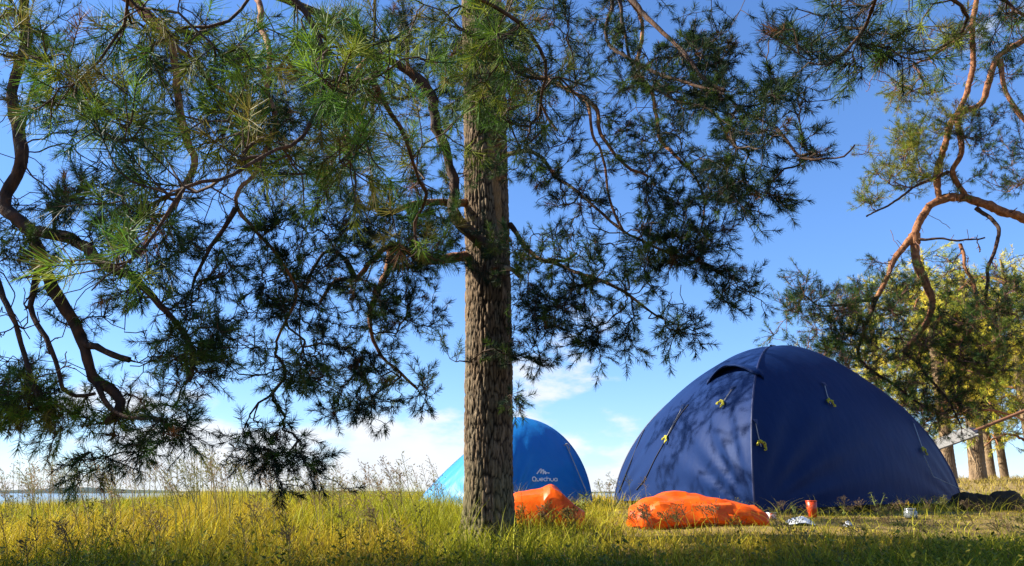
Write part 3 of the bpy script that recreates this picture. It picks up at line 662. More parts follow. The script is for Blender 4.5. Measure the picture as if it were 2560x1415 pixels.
# ---- the orange-limbed pine on the right
b3 = np.array([10.6, 13.2, float(zg(np.array([10.6]), np.array([13.2]))[0])])
P4 = Pine('pine_tree', b3, 'pine at the right edge with bare twisting orange limbs arching over the big tent')
P4.trunk([b3 + np.array([0, 0, -.1]), b3 + np.array([0, 0, 1.5]), b3 + np.array([-.1, 0, 4.0]), b3 + np.array([-.3, 0, 7.0]), b3 + np.array([-.4, 0, 10.0]), b3 + np.array([-.4, 0, 11.5])], [.32, .27, .24, .18, .08, .03], M_orange)
RY = 12.8
P4.limb([(b3 + np.array([-.1, 0, 3.3])), at(2700, 600, 13), at(2620, 572, 13), at(2560, 546, 12.9), at(2480, 518, RY), at(2410, 496, RY), at(2355, 498, RY), at(2312, 528, RY), at(2283, 590, RY), at(2240, 640, RY), at(2215, 700, RY), at(2190, 745, RY)], .13, .04, M_orange, px=False, wob=.12, k=12)
P4.limb([(2286, 585, RY), (2292, 650, RY), (2312, 705, RY), (2330, 770, RY), (2300, 830, RY), (2260, 880, RY)], .085, .04, M_orange, wob=.15)
P4.limb([(2350, 500, RY), (2343, 465, RY), (2345, 420, RY), (2362, 365, RY), (2382, 300, RY), (2420, 232, RY), (2432, 150, RY), (2430, 60, 12.6), (2452, -40, 12.5)], .056, .042, M_orange, wob=.12)
P4.limb([(2415, 492, RY), (2382, 432, 12.7), (2402, 380, 12.6), (2395, 302, 12.6), (2412, 278, 12.6), (2452, 258, 12.6), (2472, 200, 12.5), (2500, 140, 12.5), (2570, 95, 12.5), (2660, 40, 12.6)], .045, .05, M_orange, wob=.12)
P4.limb([(2500, 150, 12.5), (2512, 220, 12.4), (2542, 275, 12.4), (2590, 340, 12.4)], .045, .03, M_orange, wob=.12)
P4.limb([(2370, 430, 12.7), (2290, 468, 12.5), (2225, 510, 12.4), (2166, 541, 12.3)], .03, .012, M_limb)
P4.limb([(2440, 520, RY), (2490, 562, 12.6), (2492, 622, 12.5), (2470, 672, 12.5), (2468, 740, 12.5)], .04, .025, M_limb)
P4.limb([(2275, 600, RY), (2340, 597, 12.6), (2400, 602, 12.5), (2460, 592, 12.5)], .03, .012, M_limb)
P4.limb([(2400, 610, 12.6), (2410, 660, 12.5), (2440, 720, 12.5), (2440, 800, 12.5), (2400, 860, 12.5)], .035, .02, M_orange)
P4.limb([(2430, 60, 12.6), (2390, 100, 12.5), (2330, 140, 12.4), (2280, 165, 12.3)], .035, .015, M_orange)
P4.limb([(2190, 745, RY), (2120, 760, 12.6), (2050, 765, 12.4), (2010, 740, 12.3)], .03, .01, M_limb)
P4.limb([(2190, 745, RY), (2160, 820, RY), (2150, 900, RY), (2230, 960, RY), (2300, 1010, RY)], .04, .015, M_limb)
P4.limb([(2260, 880, RY), (2330, 950, 12.6), (2380, 1020, 12.5), (2400, 1060, 12.4)], .03, .012, M_limb)
P4.limb([(2570, 95, 12.5), (2620, 300, 12.0), (2590, 420, 11.8), (2540, 470, 11.6)], .03, .012, M_limb)
Br = [
 (2290, 270, 70, 60, 12.0, 12.8, 32, 'ryel'), (2240, 380, 45, 25, 12.0, 12.6, 14, 'ryel'), (2300, 350, 60, 40, 12.2, 12.8, 18, 'ryel'), (2240, 445, 40, 22, 12.0, 12.6, 12, 'ryel'), (2190, 498, 28, 18, 12.0, 12.5, 9, 'ryel'), (2350, 300, 60, 70, 12.2, 12.9, 21, 'ryel'), (2420, 455, 40, 30, 12.3, 12.9, 6, 'right'), (2310, 420, 60, 40, 12.2, 12.8, 12, 'ryel'),
 (2480, 290, 50, 40, 11.9, 12.6, 12, 'right'), (2540, 380, 50, 60, 11.6, 12.2, 16, 'right'), (2545, 470, 35, 40, 11.4, 12.0, 10, 'right'), (2545, 200, 50, 60, 12.0, 12.6, 12, 'right'), (2450, 340, 50, 40, 12.0, 12.6, 8, 'right'),
 (2400, 60, 80, 50, 12.0, 12.8, 19, 'right'), (2520, 40, 80, 50, 12.0, 12.8, 16, 'right'),
 (2440, 160, 110, 70, 12.2, 13.0, 20, 'bareR'), (2260, 200, 110, 60, 12.0, 12.8, 22, 'bareR'), (2350, 250, 90, 80, 12.2, 12.9, 14, 'bareR'), (2350, 620, 120, 70, 12.4, 13.0, 24, 'bareR'), (2400, 660, 100, 70, 12.3, 12.9, 22, 'bareR'), (2220, 620, 40, 60, 12.4, 12.9, 8, 'bareR'),
 (1985, 725, 30, 22, 12.0, 12.6, 7, 'right'), (1975, 775, 25, 18, 12.0, 12.6, 6, 'right'), (2050, 755, 50, 30, 12.0, 12.7, 16, 'right'), (2040, 810, 40, 22, 12.0, 12.7, 10, 'right'), (2120, 765, 50, 40, 12.2, 12.9, 16, 'right'), (2160, 730, 40, 22, 12.2, 12.9, 8, 'right'), (2190, 660, 18, 25, 12.3, 12.7, 3, 'right'),
 (2150, 840, 70, 50, 12.2, 13.0, 28, 'right'), (2080, 860, 50, 35, 12.2, 12.8, 15, 'right'), (1965, 868, 22, 10, 12.0, 12.6, 6, 'right'), (2200, 900, 90, 60, 12.2, 13.2, 36, 'right'), (2260, 780, 70, 60, 12.3, 13.0, 28, 'right'), (2300, 720, 50, 50, 12.3, 12.9, 14, 'right'), (2330, 860, 80, 70, 12.3, 13.2, 36, 'right'),
 (2270, 980, 80, 60, 12.2, 13.0, 31, 'right'), (2350, 990, 80, 60, 12.2, 13.0, 19, 'right'), (2420, 790, 80, 60, 12.2, 13.0, 28, 'right'), (2500, 740, 70, 60, 11.8, 12.6, 26, 'right'), (2540, 800, 60, 60, 11.8, 12.6, 19, 'right'), (2480, 860, 70, 50, 12.0, 12.9, 19, 'right'), (2400, 960, 60, 60, 12.2, 13.0, 16, 'right'), (2430, 900, 80, 60, 12.2, 13.0, 25, 'ryel'), (2340, 1060, 60, 25, 12.2, 12.9, 14, 'right'),
]
P4.grow(Br, ST)
A = cloud3((10.0, 13.0, 9.0), (2.5, 2.5, 2.0), 60)
P4.grow3(A, ['top'] * len(A), ST)
P4.build(ST, twig_mat=noisy('reddish_twig_bark', [(.3, (.07, .035, .028)), (.7, (.24, .12, .08))], 30, .9))

# ---- sunlit pines in the background on the right
def far_pine(px, Y, h, rad, label, pal, n, spread, lowz):
    x_ = at(px, HORIZON, Y)[0]; z_ = float(zg(np.array([x_]), np.array([Y]))[0]); bb = np.array([x_, Y, z_])
    p = Pine('pine_tree', bb, label)
    p.root['group'] = 'sunlit pines behind the big tent'
    ln = rng.normal(0, .15, 2)
    p.trunk([bb + np.array([0, 0, -.2]), bb + np.array([0, 0, .3]), bb + np.array([ln[0] * .3, ln[1] * .3, h * .3]), bb + np.array([ln[0], ln[1], h * .65]), bb + np.array([ln[0], ln[1], h])], [rad * 1.25, rad, rad * .9, rad * .6, .03], M_fartrunk)
    for q in range(9):
        a = rng.random() * 6.28; z0 = lowz + (h * .9 - lowz) * rng.random(); ll = spread * rng.uniform(.5, 1) * (1.1 - .5 * z0 / h)
        s0 = bb + np.array([ln[0] * .6, ln[1] * .6, z0]); e = np.array([math.cos(a), math.sin(a), 0]) * ll
        p.limb([s0, s0 + e * .4 + np.array([0, 0, .25]), s0 + e * .75 + np.array([0, 0, .1]), s0 + e + np.array([0, 0, -.2])], .05, .02, M_orange, px=False, k=5)
    A = cloud3(bb + np.array([0, 0, lowz + (h - lowz) * .5]), (spread, spread, (h - lowz) * .55), n)
    p.grow3(A, [pal if rng.random() < .6 else ('fard' if rng.random() < .5 else 'farg') for _ in A], ST)
    p.build(ST)
    return p
fp = far_pine(2452, 24, 6.5, .23, 'sunlit pale trunk with curled broken branch, right of the big tent', 'far', 190, 2.8, 1.5)
hook = [at(2436, 1150, 23.7), at(2424, 1120, 23.6), at(2420, 1098, 23.6), at(2428, 1084, 23.6), at(2440, 1088, 23.6), at(2444, 1100, 23.65)]
Vh, Fh = tube(catmull(hook, .05), np.full(len(catmull(hook, .05)), .045), 6); obj('broken_branch', Vh, Fh, M_deadwood, fp.root)
far_pine(2382, 21, 6.0, .16, 'dark pine trunk just clear of the big tent\'s right slope', 'far', 130, 2.3, 1.1)
far_pine(2486, 30, 8, .14, 'thin dark pine trunk right of the sunlit pale trunk', 'far', 190, 3.0, 1.4)
far_pine(2518, 31, 8, .15, 'thin pine trunk, rightmost of the background row', 'far', 190, 3.0, 1.4)
far_pine(2600, 27, 7.5, .22, 'yellow-green pine crown cut by the right edge behind the sloping pole', 'far', 220, 3.2, .8)
far_pine(2230, 34, 9, .2, 'sunlit pine crown rising behind the big tent', 'far', 190, 3.4, 1.3)

# ------------------------------------------------------------------ tents
def pole_pt(base, apex, a, p):
    r = math.cos(a) ** (2 / p) if a < math.pi / 2 - 1e-9 else 0.0
    z = math.sin(a) ** (2 / p)
    return np.array([apex[0] + (base[0] - apex[0]) * r, apex[1] + (base[1] - apex[1]) * r, base[2] + (apex[2] - base[2]) * z])
def panel(b0_, b1_, apex, p0, p1, nu=46, nv=60, bulge=0., fold=(0., 0.), hem=.05, seed=0., sag=0., folds_k=9):
    V = np.zeros((nv, nu, 3))
    for i, v in enumerate(np.linspace(0, 1, nv)):
        a = v * math.pi / 2
        A0 = pole_pt(b0_, apex, a, p0); A1 = pole_pt(b1_, apex, a, p1)
        for j, u in enumerate(np.linspace(0, 1, nu)):
            V[i, j] = A0 * (1 - u) + A1 * u
    U_, W_ = np.meshgrid(np.linspace(0, 1, nu), np.linspace(0, 1, nv))
    du = np.gradient(V, axis=1); dv = np.gradient(V, axis=0); Nn = unit(np.cross(du, dv) + 1e-9)
    cen = np.array([apex[0], apex[1], (b0_[2] + apex[2]) / 2]); Nn = np.where(((V - cen) * Nn).sum(-1, keepdims=True) < 0, -Nn, Nn)
    wdt = np.linalg.norm(b1_ - b0_); env = 4 * U_ * (1 - U_)
    off = bulge * wdt * env * np.cos(W_ * math.pi / 2) ** .7
    # tension folds fanning out of the two lower corners
    for k, amp in enumerate(fold):
        uu = U_ if k == 0 else 1 - U_
        ang = np.arctan2(W_ * 1.2 + .02, uu + 1e-3); dist = np.sqrt(uu ** 2 + (W_ * 1.2) ** 2)
        ridg = np.sin(ang * folds_k * 2 + seed + 3 * fbm(np.stack([U_ * 3, W_ * 3, U_ * 0 + seed], -1), 2))
        off = off + amp * np.sign(ridg) * np.abs(ridg) ** .7 * np.exp(-(dist / .33) ** 1.5) * np.minimum(1, uu * 14) * np.minimum(1, dist * 6)
    off = off + .022 * (fbm(np.stack([U_ * 4 + seed, W_ * 4, U_ * 0], -1), 3) - .45) * np.minimum(1, env * 2)
    V = V + Nn * off[..., None]
    V[..., 2] += hem * env * (1 - W_) ** 4
    return V.reshape(-1, 3), grid_faces(nv, nu)
def seam(b0_, apex, p, r=.010, n=50):
    P = np.array([pole_pt(b0_, apex, a, p) for a in np.linspace(0, math.pi / 2, n)])
    return tube(P, np.full(n, r), 5)

def gz(x, y): return float(zg(np.array([x]), np.array([y]))[0])
def corner(px, Y, lift=.02, py=None):
    q = at(px, HORIZON if py is None else py, Y); return np.array([q[0], Y, gz(q[0], Y) + lift if py is None else q[2]])
# big navy tent
cN = corner(1884, 8.45); cL = corner(1537, 11.6); cR = corner(2402, 11.3); 
ap = at(1958, 884, 11.3); cB = cL + cR - cN + np.array([0, .2, 0]); cB[2] = gz(cB[0], cB[1]) + .02
T1 = thing('dome_tent', (ap[0], ap[1], gz(ap[0], ap[1])), 'large navy blue dome tent with yellow guy-line bundles on its walls', 'tent')
pp = dict(N=2.35, L=1.72, R=1.74, B=1.75)
pans = [(cL, cN, pp['L'], pp['N'], (.024, .030), 0.), (cN, cR, pp['N'], pp['R'], (.022, .012), 1.7), (cR, cB, pp['R'], pp['B'], (.02, .02), 2.), (cB, cL, pp['B'], pp['L'], (.02, .02), 3.)]
bm_ = MB()
for k_, (a_, b_, p0, p1, fo, sd) in enumerate(pans):
    fo = (fo[0] * .7, fo[1] * .7)
    V, F = panel(a_, b_, ap, p0, p1, 80, 80, bulge=.05 if k_ < 2 else .03, fold=fo, seed=sd)
    obj('wall_panel', V, F, M_navy, T1); bm_.add(V, F)
BV, BF = bm_.get(); bvh1 = BVHTree.FromPolygons([tuple(v) for v in BV], [tuple(f) for f in BF])
for cpt, p in ((cN, pp['N']), (cR, pp['R']), (cL, pp['L']), (cB, pp['B'])):
    V, F = seam(cpt, ap, p, .012); obj('pole_seam', V, F, M_navy_dark, T1)
Ps = np.array([pole_pt(cN, ap, a, pp['N']) for a in np.linspace(math.pi / 2 * .80, math.pi / 2 * .97, 14)]) + np.array([0, -.012, .012])
V, F = tube(Ps, np.full(14, .014), 6); obj('pale_seam_tape', V, F, M_cordw, T1)
def hit(bvh, px, py, off=.01):
    d = unit(ray(px, py)); h = bvh.ray_cast(Vector((0, 0, 0)), Vector(d))
    if h[0] is None: return None, None
    n_ = np.array(h[1]);
    if (n_ * d).sum() > 0: n_ = -n_
    return np.array(h[0]) + n_ * off, n_
# hood over the door on the left wall
top_ = []; low_ = []
for t_ in np.linspace(0, 1, 30):
    px_ = 1768 + (1908 - 1768) * t_; arch = math.sin(t_ * math.pi)
    py_ = 962 + (948 - 962) * t_ - 24 * arch ** .8
    q, n_ = hit(bvh1, px_, py_ - 20, .004); top_.append(q)
    q2, n2_ = hit(bvh1, px_, py_, .012 + .13 * arch); low_.append(q2 + np.array([0, 0, -.02]))
Hh = np.stack([np.array(top_), (np.array(top_) * .5 + np.array(low_) * .5) + np.array([0, 0, .012]), np.array(low_), np.array(low_) + np.array([.015, .03, -.012])], 1)
obj('door_hood', Hh.reshape(-1, 3), grid_faces(30, 4), M_navy, T1)
# zip line of the door
for line in ([(1722, 1012), (1700, 1040), (1680, 1075), (1660, 1110), (1640, 1145), (1615, 1195), (1592, 1225)], [(1612, 1075), (1600, 1100), (1580, 1150), (1560, 1200), (1548, 1232)]):
    P = [hit(bvh1, *q, .008)[0] for q in line]; P = catmull(P, .05); V, F = tube(P, np.full(len(P), .007), 5); obj('door_zip', V, F, M_rock, T1)
# hem and valance strip along the ground
for a_, b_ in ((cL, cN), (cN, cR)):
    tt = np.linspace(0, 1, 40)[:, None]; P = a_ * (1 - tt) + b_ * tt
    out = unit(np.array([(b_ - a_)[1], -(b_ - a_)[0], 0]))
    P[:, 2] = zg(P[:, 0], P[:, 1])
    lo = P + out * .03; lo[:, 2] = P[:, 2] + .005; hi = P + out * .012 + np.array([0, 0, .085])
    Vv = np.stack([hi, lo], 1).reshape(-1, 3); obj('ground_flap', Vv, grid_faces(40, 2), M_rock, T1)
# guy lines with yellow bundles
def bundle(parent, c, n_, seed, s=.055):
    r2 = np.random.default_rng(seed)
    t_ = np.linspace(0, 1, 90); a = math.radians(200) * t_ + .2
    u = unit(np.cross(n_, [0, 0, 1.])); v = np.cross(u, n_); v = v if v[2] > 0 else -v
    ph = t_ * 2 * math.pi * 9
    P = c + u * (np.cos(a) * s * .9)[:, None] + v * (np.sin(a) * s)[:, None] + (u * (np.cos(ph) * s * .22)[:, None] + v * (np.sin(ph) * s * .22)[:, None] + n_ * ((np.sin(ph * 1.3) * .5 + .6) * s * .3)[:, None]) + r2.normal(0, s * .05, (90, 3))
    V, F = tube(P, np.full(90, s * .13), 5); obj('cord_bundle', V, F, M_cordy, parent)
for i, (a_, m_, e_) in enumerate([((1832, 975), (1815, 1000), (1803, 1016)), ((1707, 1022), (1680, 1072), (1665, 1104)), ((1887, 1060), (1893, 1090), (1900, 1118)), ((2060, 966), (2066, 990), (2073, 1012)), ((2282, 1060), (2296, 1100), (2306, 1132))]):
    P = [hit(bvh1, *q, .015)[0] for q in (a_, m_)]; q, n_ = hit(bvh1, *e_, .02); P.append(q)
    Pc = catmull(P, .03); V, F = tube(Pc, np.full(len(Pc), .005), 5)
    gl = obj('guy_line', V, F, M_cordw, T1)
    bundle(gl, q, n_, i)
    # anchor tab
    w_ = .035; u = unit(np.cross(n_, [0, 0, 1.])); v = np.cross(u, n_); v = v if v[2] > 0 else -v; c0 = P[0]
    Vt = [c0 + u * w_ + v * .05, c0 - u * w_ + v * .05, c0 - v * .03 + n_ * .03, c0 + v * .03 + n_ * .015]
    obj('anchor_tab', np.array(Vt), [[0, 1, 3], [1, 2, 3], [2, 0, 3]], M_navy_dark, gl)
# lower end of the rightmost guy line, pegged into the ground
P = [hit(bvh1, 2306, 1140, .02)[0], hit(bvh1, 2330, 1192, .02)[0], np.array([*(cR + np.array([.1, -.8, 0]))[:2], gz(cR[0] + .1, cR[1] - .8)])]
V, F = tube(np.array(P), np.full(3, .004), 5); obj('guy_line', V, F, M_cordw, T1)

# small bright blue tent
sN = corner(1262, 8.55); sL = corner(1040, 9.9); sR = corner(1480, 9.5); sa = at(1292, 1045, 9.75)
sB = sL + sR - sN; sB[2] = gz(sB[0], sB[1]) + .02
T2 = thing('dome_tent', (sa[0], sa[1], gz(sa[0], sa[1])), 'small bright blue dome tent with white printed logo behind the pine trunk', 'tent')
ps = dict(N=1.7, L=1.18, R=2.0, B=1.8)
bm_ = MB()
for a_, b_, p0, p1, fo, sd, mt in [(sL, sN, ps['L'], ps['N'], (.012, .022), 0., M_cyan), (sN, sR, ps['N'], ps['R'], (.030, .012), 1.2, M_blue), (sR, sB, ps['R'], ps['B'], (.01, .01), 2., M_blue), (sB, sL, ps['B'], ps['L'], (.01, .01), 3., M_cyan)]:
    V, F = panel(a_, b_, sa, p0, p1, 70, 70, bulge=.04, fold=fo, hem=.03, seed=sd, folds_k=11); obj('wall_panel', V, F, mt, T2); bm_.add(V, F)
BV, BF = bm_.get(); bvh2 = BVHTree.FromPolygons([tuple(v) for v in BV], [tuple(f) for f in BF])
for cpt, p in ((sR, ps['R']), (sN, ps['N']), (sL, ps['L'])):
    V, F = seam(cpt, sa, p, .006); obj('pole_seam', V, F, M_blue, T2)
tt = np.linspace(0, 1, 30)[:, None]
for a_, b_ in ((sL, sN), (sN, sR)):
    P = a_ * (1 - tt) + b_ * tt; P[:, 2] = zg(P[:, 0], P[:, 1]); out = unit(np.array([(b_ - a_)[1], -(b_ - a_)[0], 0]))
    hi = P + out * .01 + np.array([0, 0, .05]); lo = P + out * .025
    obj('ground_flap', np.stack([hi, lo], 1).reshape(-1, 3), grid_faces(30, 2), M_rock, T2)
# white guy line on its right arch, with a loop, down to a peg
q0 = hit(bvh2, 1412, 1112, .02)[0]; pg = at(1484, 1250, 9.1); pg[2] = gz(pg[0], 9.1) + .01
V, F = tube(np.array([q0, q0 * .5 + pg * .5, pg]), np.full(3, .006), 5); gl = obj('guy_line', V, F, M_cordw, T2)
lp = [q0 + np.array([.035 * math.cos(a) + .01, -.01, .05 * math.sin(a) - .05]) for a in np.linspace(0, 6.28, 16)]
V, F = tube(np.array(lp), np.full(16, .005), 5); obj('cord_loop', V, F, M_cordw, gl)
# printed mountain mark and word, laid on the cloth
def print_strokes(strokes, wpx, name, bvh, parent, mt):
    mb = MB()
    for s_ in strokes:
        P = np.asarray(s_, float); T = unit(np.gradient(P, axis=0)); Nn = np.stack([-T[:, 1], T[:, 0]], -1)
        wv = wpx if np.isscalar(wpx) else wpx
        V = []
        for p_, n_ in zip(P, Nn):
            for sg in (-1, 1):
                q = hit(bvh, *(p_ + n_ * sg * wv / 2), .006)[0]; V.append(q)
        mb.add(np.array(V), grid_faces(len(P), 2))
    V, F = mb.get(); return obj(name, V, F, mt, parent)
def arc(cx, cy, rx, ry, a0, a1, n=12): return [(cx + rx * math.cos(math.radians(a)), cy - ry * math.sin(math.radians(a))) for a in np.linspace(a0, a1, n)]
X0, Y0, h_ = 1330.0, 1203.0, 7.2     # baseline and x-height in photograph pixels
def word():
    S = []; x = X0; r = h_ / 2
    S.append(arc(x + 4.5, Y0 - 5.2, 4.2, 5.2, 0, 360, 18)); S.append([(x + 5.5, Y0 - 2.5), (x + 9.5, Y0 + 1.0)]); x += 11
    S.append([(x, Y0 - h_), (x, Y0 - r)] + arc(x + r, Y0 - r, r, r, 180, 360, 9) + [(x + h_, Y0 - h_)]); x += 9.2
    S.append([(x + .3, Y0 - r), (x + h_, Y0 - r)] + arc(x + r, Y0 - r, r, r, 10, 310, 14)); x += 8.8
    S.append(arc(x + r, Y0 - r, r, r, 50, 310, 12)); x += 7.4
    S.append([(x, Y0 - 10.5), (x, Y0)]); S.append([(x, Y0 - r)] + arc(x + r, Y0 - r, r, r, 180, 0, 9) + [(x + h_, Y0)]); x += 9.2
    S.append([(x, Y0 - h_), (x, Y0 - r)] + arc(x + r, Y0 - r, r, r, 180, 360, 9) + [(x + h_, Y0 - h_)]); x += 9.2
    S.append(arc(x + r, Y0 - r, r, r, 0, 360, 14)); S.append([(x + h_, Y0 - h_), (x + h_, Y0)])
    return S
print_strokes(word(), 2.2, 'printed_word', bvh2, T2, M_white)
mark = [[(1341, 1185), (1346, 1179), (1350, 1173.5), (1352, 1172.5), (1352, 1177), (1350.5, 1183)], [(1350.5, 1184), (1354, 1178), (1357, 1174.5), (1358.5, 1175), (1358, 1180), (1356.5, 1186)], [(1356.5, 1186), (1360, 1181), (1362, 1178.5), (1363, 1180), (1362.5, 1185)], [(1362.5, 1186), (1366, 1182), (1369, 1183), (1373, 1183.5)]]
print_strokes(mark, 3.0, 'printed_mark', bvh2, T2, M_white)

# ------------------------------------------------------------------ orange bags
def crumple(V, amp, f, seed):
    n1 = fbm(V * f * .6 + seed, 2); n2 = np.abs(fbm((V @ np.array([[.85, 0, .5], [0, 1, 0], [-.5, 0, .85]])) * np.array([.35, 1., 1.]) * f * 1.3 + seed + 9, 2) - .38); n3 = np.abs(fbm((V @ np.array([[.8, .1, .5], [0, 1, 0], [-.5, .2, .8]])) * f * 2.6 + seed, 2) - .38)
    return amp * ((n1 - .4) * 1.3 + np.minimum(n2, .12) * 2.6 + np.minimum(n3, .08) * 1.6 - .2)
def loft(keys, ring, nu, nv, closed_ends=True):
    """keys: (nk, ring, 3) sections; interpolated linearly-smooth along u and around v"""
    K = np.asarray(keys, float); nk = K.shape[0]
    u = np.linspace(0, nk - 1, nu); R_ = np.zeros((nu, K.shape[1], 3))
    for c in range(K.shape[1]):
        for d in range(3): R_[:, c, d] = np.interp(u, np.arange(nk), K[:, c, d])
    v = np.linspace(0, K.shape[1], nv, endpoint=False); i0 = np.floor(v).astype(int) % K.shape[1]; i1 = (i0 + 1) % K.shape[1]; f = (v - np.floor(v))[None, :, None]
    V = R_[:, i0] * (1 - f) + R_[:, i1] * f
    for _ in range(1): V = .5 * V + .25 * (np.roll(V, 1, 1) + np.roll(V, -1, 1))
    V[1:-1] = .5 * V[1:-1] + .25 * (V[:-2] + V[2:])
    return V
def smooth_bag(name, label, secs, Yc, nu, nv, amp, f, seed, mt):
    K = []
    for (px, ytop, yridge, dback, dfront) in secs:
        g0 = at(px, HORIZON, Yc); zb = gz(g0[0], Yc) - .01
        ztop = at(px, ytop, Yc + dback * .4)[2]; zrd = at(px, yridge, Yc - dfront * .7)[2]; x_ = g0[0]
        K.append([(x_, Yc + dback, zb), (x_, Yc + dback * .95, zb + (ztop - zb) * .55), (x_, Yc + dback * .4, ztop), (x_, Yc - dfront * .25, ztop * .55 + zrd * .45 + .004), (x_, Yc - dfront * .75, zrd), (x_, Yc - dfront, zb + (zrd - zb) * .45), (x_, Yc - dfront * .9, zb)])
    V = loft(K, 7, nu, nv)
    # close the ends
    V = np.concatenate([np.repeat(V[:1].mean(1, keepdims=True), nv, 1), V, np.repeat(V[-1:].mean(1, keepdims=True), nv, 1)], 0)
    nu2 = V.shape[0]; du = np.gradient(V, axis=0); dv = np.gradient(V, axis=1); Nn = unit(np.cross(dv, du) + 1e-9)
    cen = V.mean(1, keepdims=True); Nn = np.where(((V - cen) * Nn).sum(-1, keepdims=True) < 0, -Nn, Nn)
    V = V + Nn * crumple(V, amp, f, seed)[..., None]
    o = obj(name, V.reshape(-1, 3), grid_faces(nu2, nv, True), mt)
    o.data.set_sharp_from_angle(angle=math.radians(16))          # crisp creases in the thin cloth
    tag(o, label, 'bag'); return o
smooth_bag('dry_bag', 'orange bag with a peaked top lying right of the pine trunk', [(1262, 1262, 1275, .05, .06), (1276, 1240, 1250, .16, .14), (1295, 1226, 1248, .22, .17), (1325, 1221, 1250, .24, .18), (1352, 1218, 1253, .24, .18), (1366, 1211, 1236, .22, .16), (1377, 1205, 1222, .20, .15), (1392, 1216, 1226, .20, .16), (1412, 1236, 1244, 0.19, .17), (1435, 1259, 1266, .16, .16), (1450, 1270, 1276, .11, .12), (1460, 1277, 1282, .07, .07)], 6.8, 26, 24, .055, 4.2, 3.1, M_bagorange)
smooth_bag('dry_bag', 'long crumpled orange bag lying in front of the big navy tent', [(1572, 1285, 1292, .05, .05), (1580, 1262, 1275, .15, .14), (1600, 1246, 1264, .21, .20), (1640, 1234, 1258, .24, .23), (1685, 1226, 1254, .26, .25), (1730, 1230, 1258, .26, .25), (1775, 1237, 1262, .25, .24), (1820, 1246, 1266, .23, .22), (1855, 1254, 1270, .20, .20), (1872, 1263, 1276, .14, .17), (1886, 1266, 1280, .06, .17), (1896, 1284, 1294, .05, .16)], 7.05, 38, 26, .11, 4.0, 8.4, M_bagorange)

# ------------------------------------------------------------------ small things by the tents
def ground_at(px, Y):
    q = at(px, HORIZON, Y); return np.array([q[0], Y, gz(q[0], Y)])
# cup
c = ground_at(2026, 8.0); s = .054
cup = thing('tumbler', c, 'orange plastic tumbler standing in front of the navy tent', 'cup')
V, F = lathe([(.0, .004), (.036, .004), (.040, .012), (.043, .055), (.046, .062), (.051, .155), (.047, .156), (.042, .062), (.036, .02), (0, .02)], 32, c); obj('body', V, F, M_cup, cup)
V, F = lathe([(.0505, .150), (.0535, .152), (.0535, .160), (.0455, .160), (.0455, .151)], 32, c); obj('rim', V, F, M_cup, cup)
# patterned tin
c = ground_at(1923, 7.7)
tin = thing('food_tin', c, 'low red patterned tin at the end of the long orange bag', 'tin')
V, F = lathe([(0, .002), (.046, .002), (.048, .006), (.048, .052), (.046, .056)], 28, c); obj('body', V, F, M_redtin, tin)
V, F = lathe([(.046, .054), (.049, .055), (.049, .061), (.044, .061), (.043, .057), (0, .057)], 28, c); obj('lid', V, F, M_metal, tin)
# glass jar
c = ground_at(2270, 7.75)
jar = thing('glass_jar', c, 'small clear jar standing in the dry grass right of the tumbler', 'jar')
V, F = lathe([(0, .003), (.050, .003), (.058, .014), (.058, .062), (.046, .074), (.046, .084), (.042, .084), (.042, .074), (.053, .06), (.053, .015), (0, .008)], 32, c); obj('body', V, F, M_glass, jar)
V, F = lathe([(.047, .074), (.050, .075), (.050, .092), (.046, .095), (0, .095)], 32, c); obj('lid', V, F, M_glass, jar)
# crumpled paper
def paper(px, Y, w_, d_, hgt, seed, label):
    c = ground_at(px, Y); n = 22; u = np.linspace(-.5, .5, n); UU, VV = np.meshgrid(u, u, indexing='ij')
    hh_ = .8 * hgt * (1.2 - 2.2 * (UU ** 2 + VV ** 2)) * (.75 + .5 * fbm(np.stack([UU * 3 + seed, VV * 3, UU * 0], -1), 2)) - hgt * .45 * np.abs(fbm(np.stack([UU * 4 + seed, VV * 4, UU * 0 + 4], -1), 2) - .4)
    topv = np.stack([c[0] + UU * w_, c[1] + VV * d_, zg(c[0] + UU * w_, c[1] + VV * d_) + np.maximum(hh_ * (1 - 3.6 * (UU ** 2 + VV ** 2) ** 1.5), .002) + .012], -1)
    bot = topv - np.array([0, 0, .004])
    V = np.concatenate([topv.reshape(-1, 3), bot.reshape(-1, 3)]); F = grid_faces(n, n); F = np.concatenate([F, F[:, ::-1] + n * n])
    tag(obj('crumpled_paper', V, F, M_paper, smooth=False), label, 'paper', 'white papers on the grass')
paper(1992, 7.2, .22, .18, .07, 2.2, 'larger white crumpled paper lying below the orange tumbler')
paper(2112, 7.0, .07, .07, .05, 5.1, 'small white scrap of paper below the middle of the navy tent')
# dark bundle beside the tent
def lump(px, py, Y, r):
    return (at(px, py, Y), r)
c = ground_at(2465, 9.9)
bd = thing('cloth_bundle', c, 'dark brown lumpy bundle on the ground right of the navy tent', 'bundle')
rad_ = []
for (px, py, r, sq, nm) in [(2415, 1262, .14, 1.0, 'fold'), (2448, 1262, .15, .9, 'fold'), (2478, 1266, .13, .9, 'fold'), (2512, 1262, .16, 1.0, 'fold'), (2532, 1277, .10, .8, 'fold')]:
    cc_ = at(px, py, 9.9); a = np.linspace(0, 2 * math.pi, 40, endpoint=False); ph = np.linspace(-1.5, 1.5, 24)
    AA, PP = np.meshgrid(a, ph, indexing='xy'); D = np.stack([np.cos(PP) * np.cos(AA) * 1.15, np.cos(PP) * np.sin(AA) * 1.2, np.sin(PP) * sq], -1)
    V = D * r; V = V * (1 + .9 * (fbm(V * 7 + px * .1, 4) - .45))[..., None] + cc_
    obj(nm, V.reshape(-1, 3), grid_faces(24, 40, True), M_brownbundle, bd)
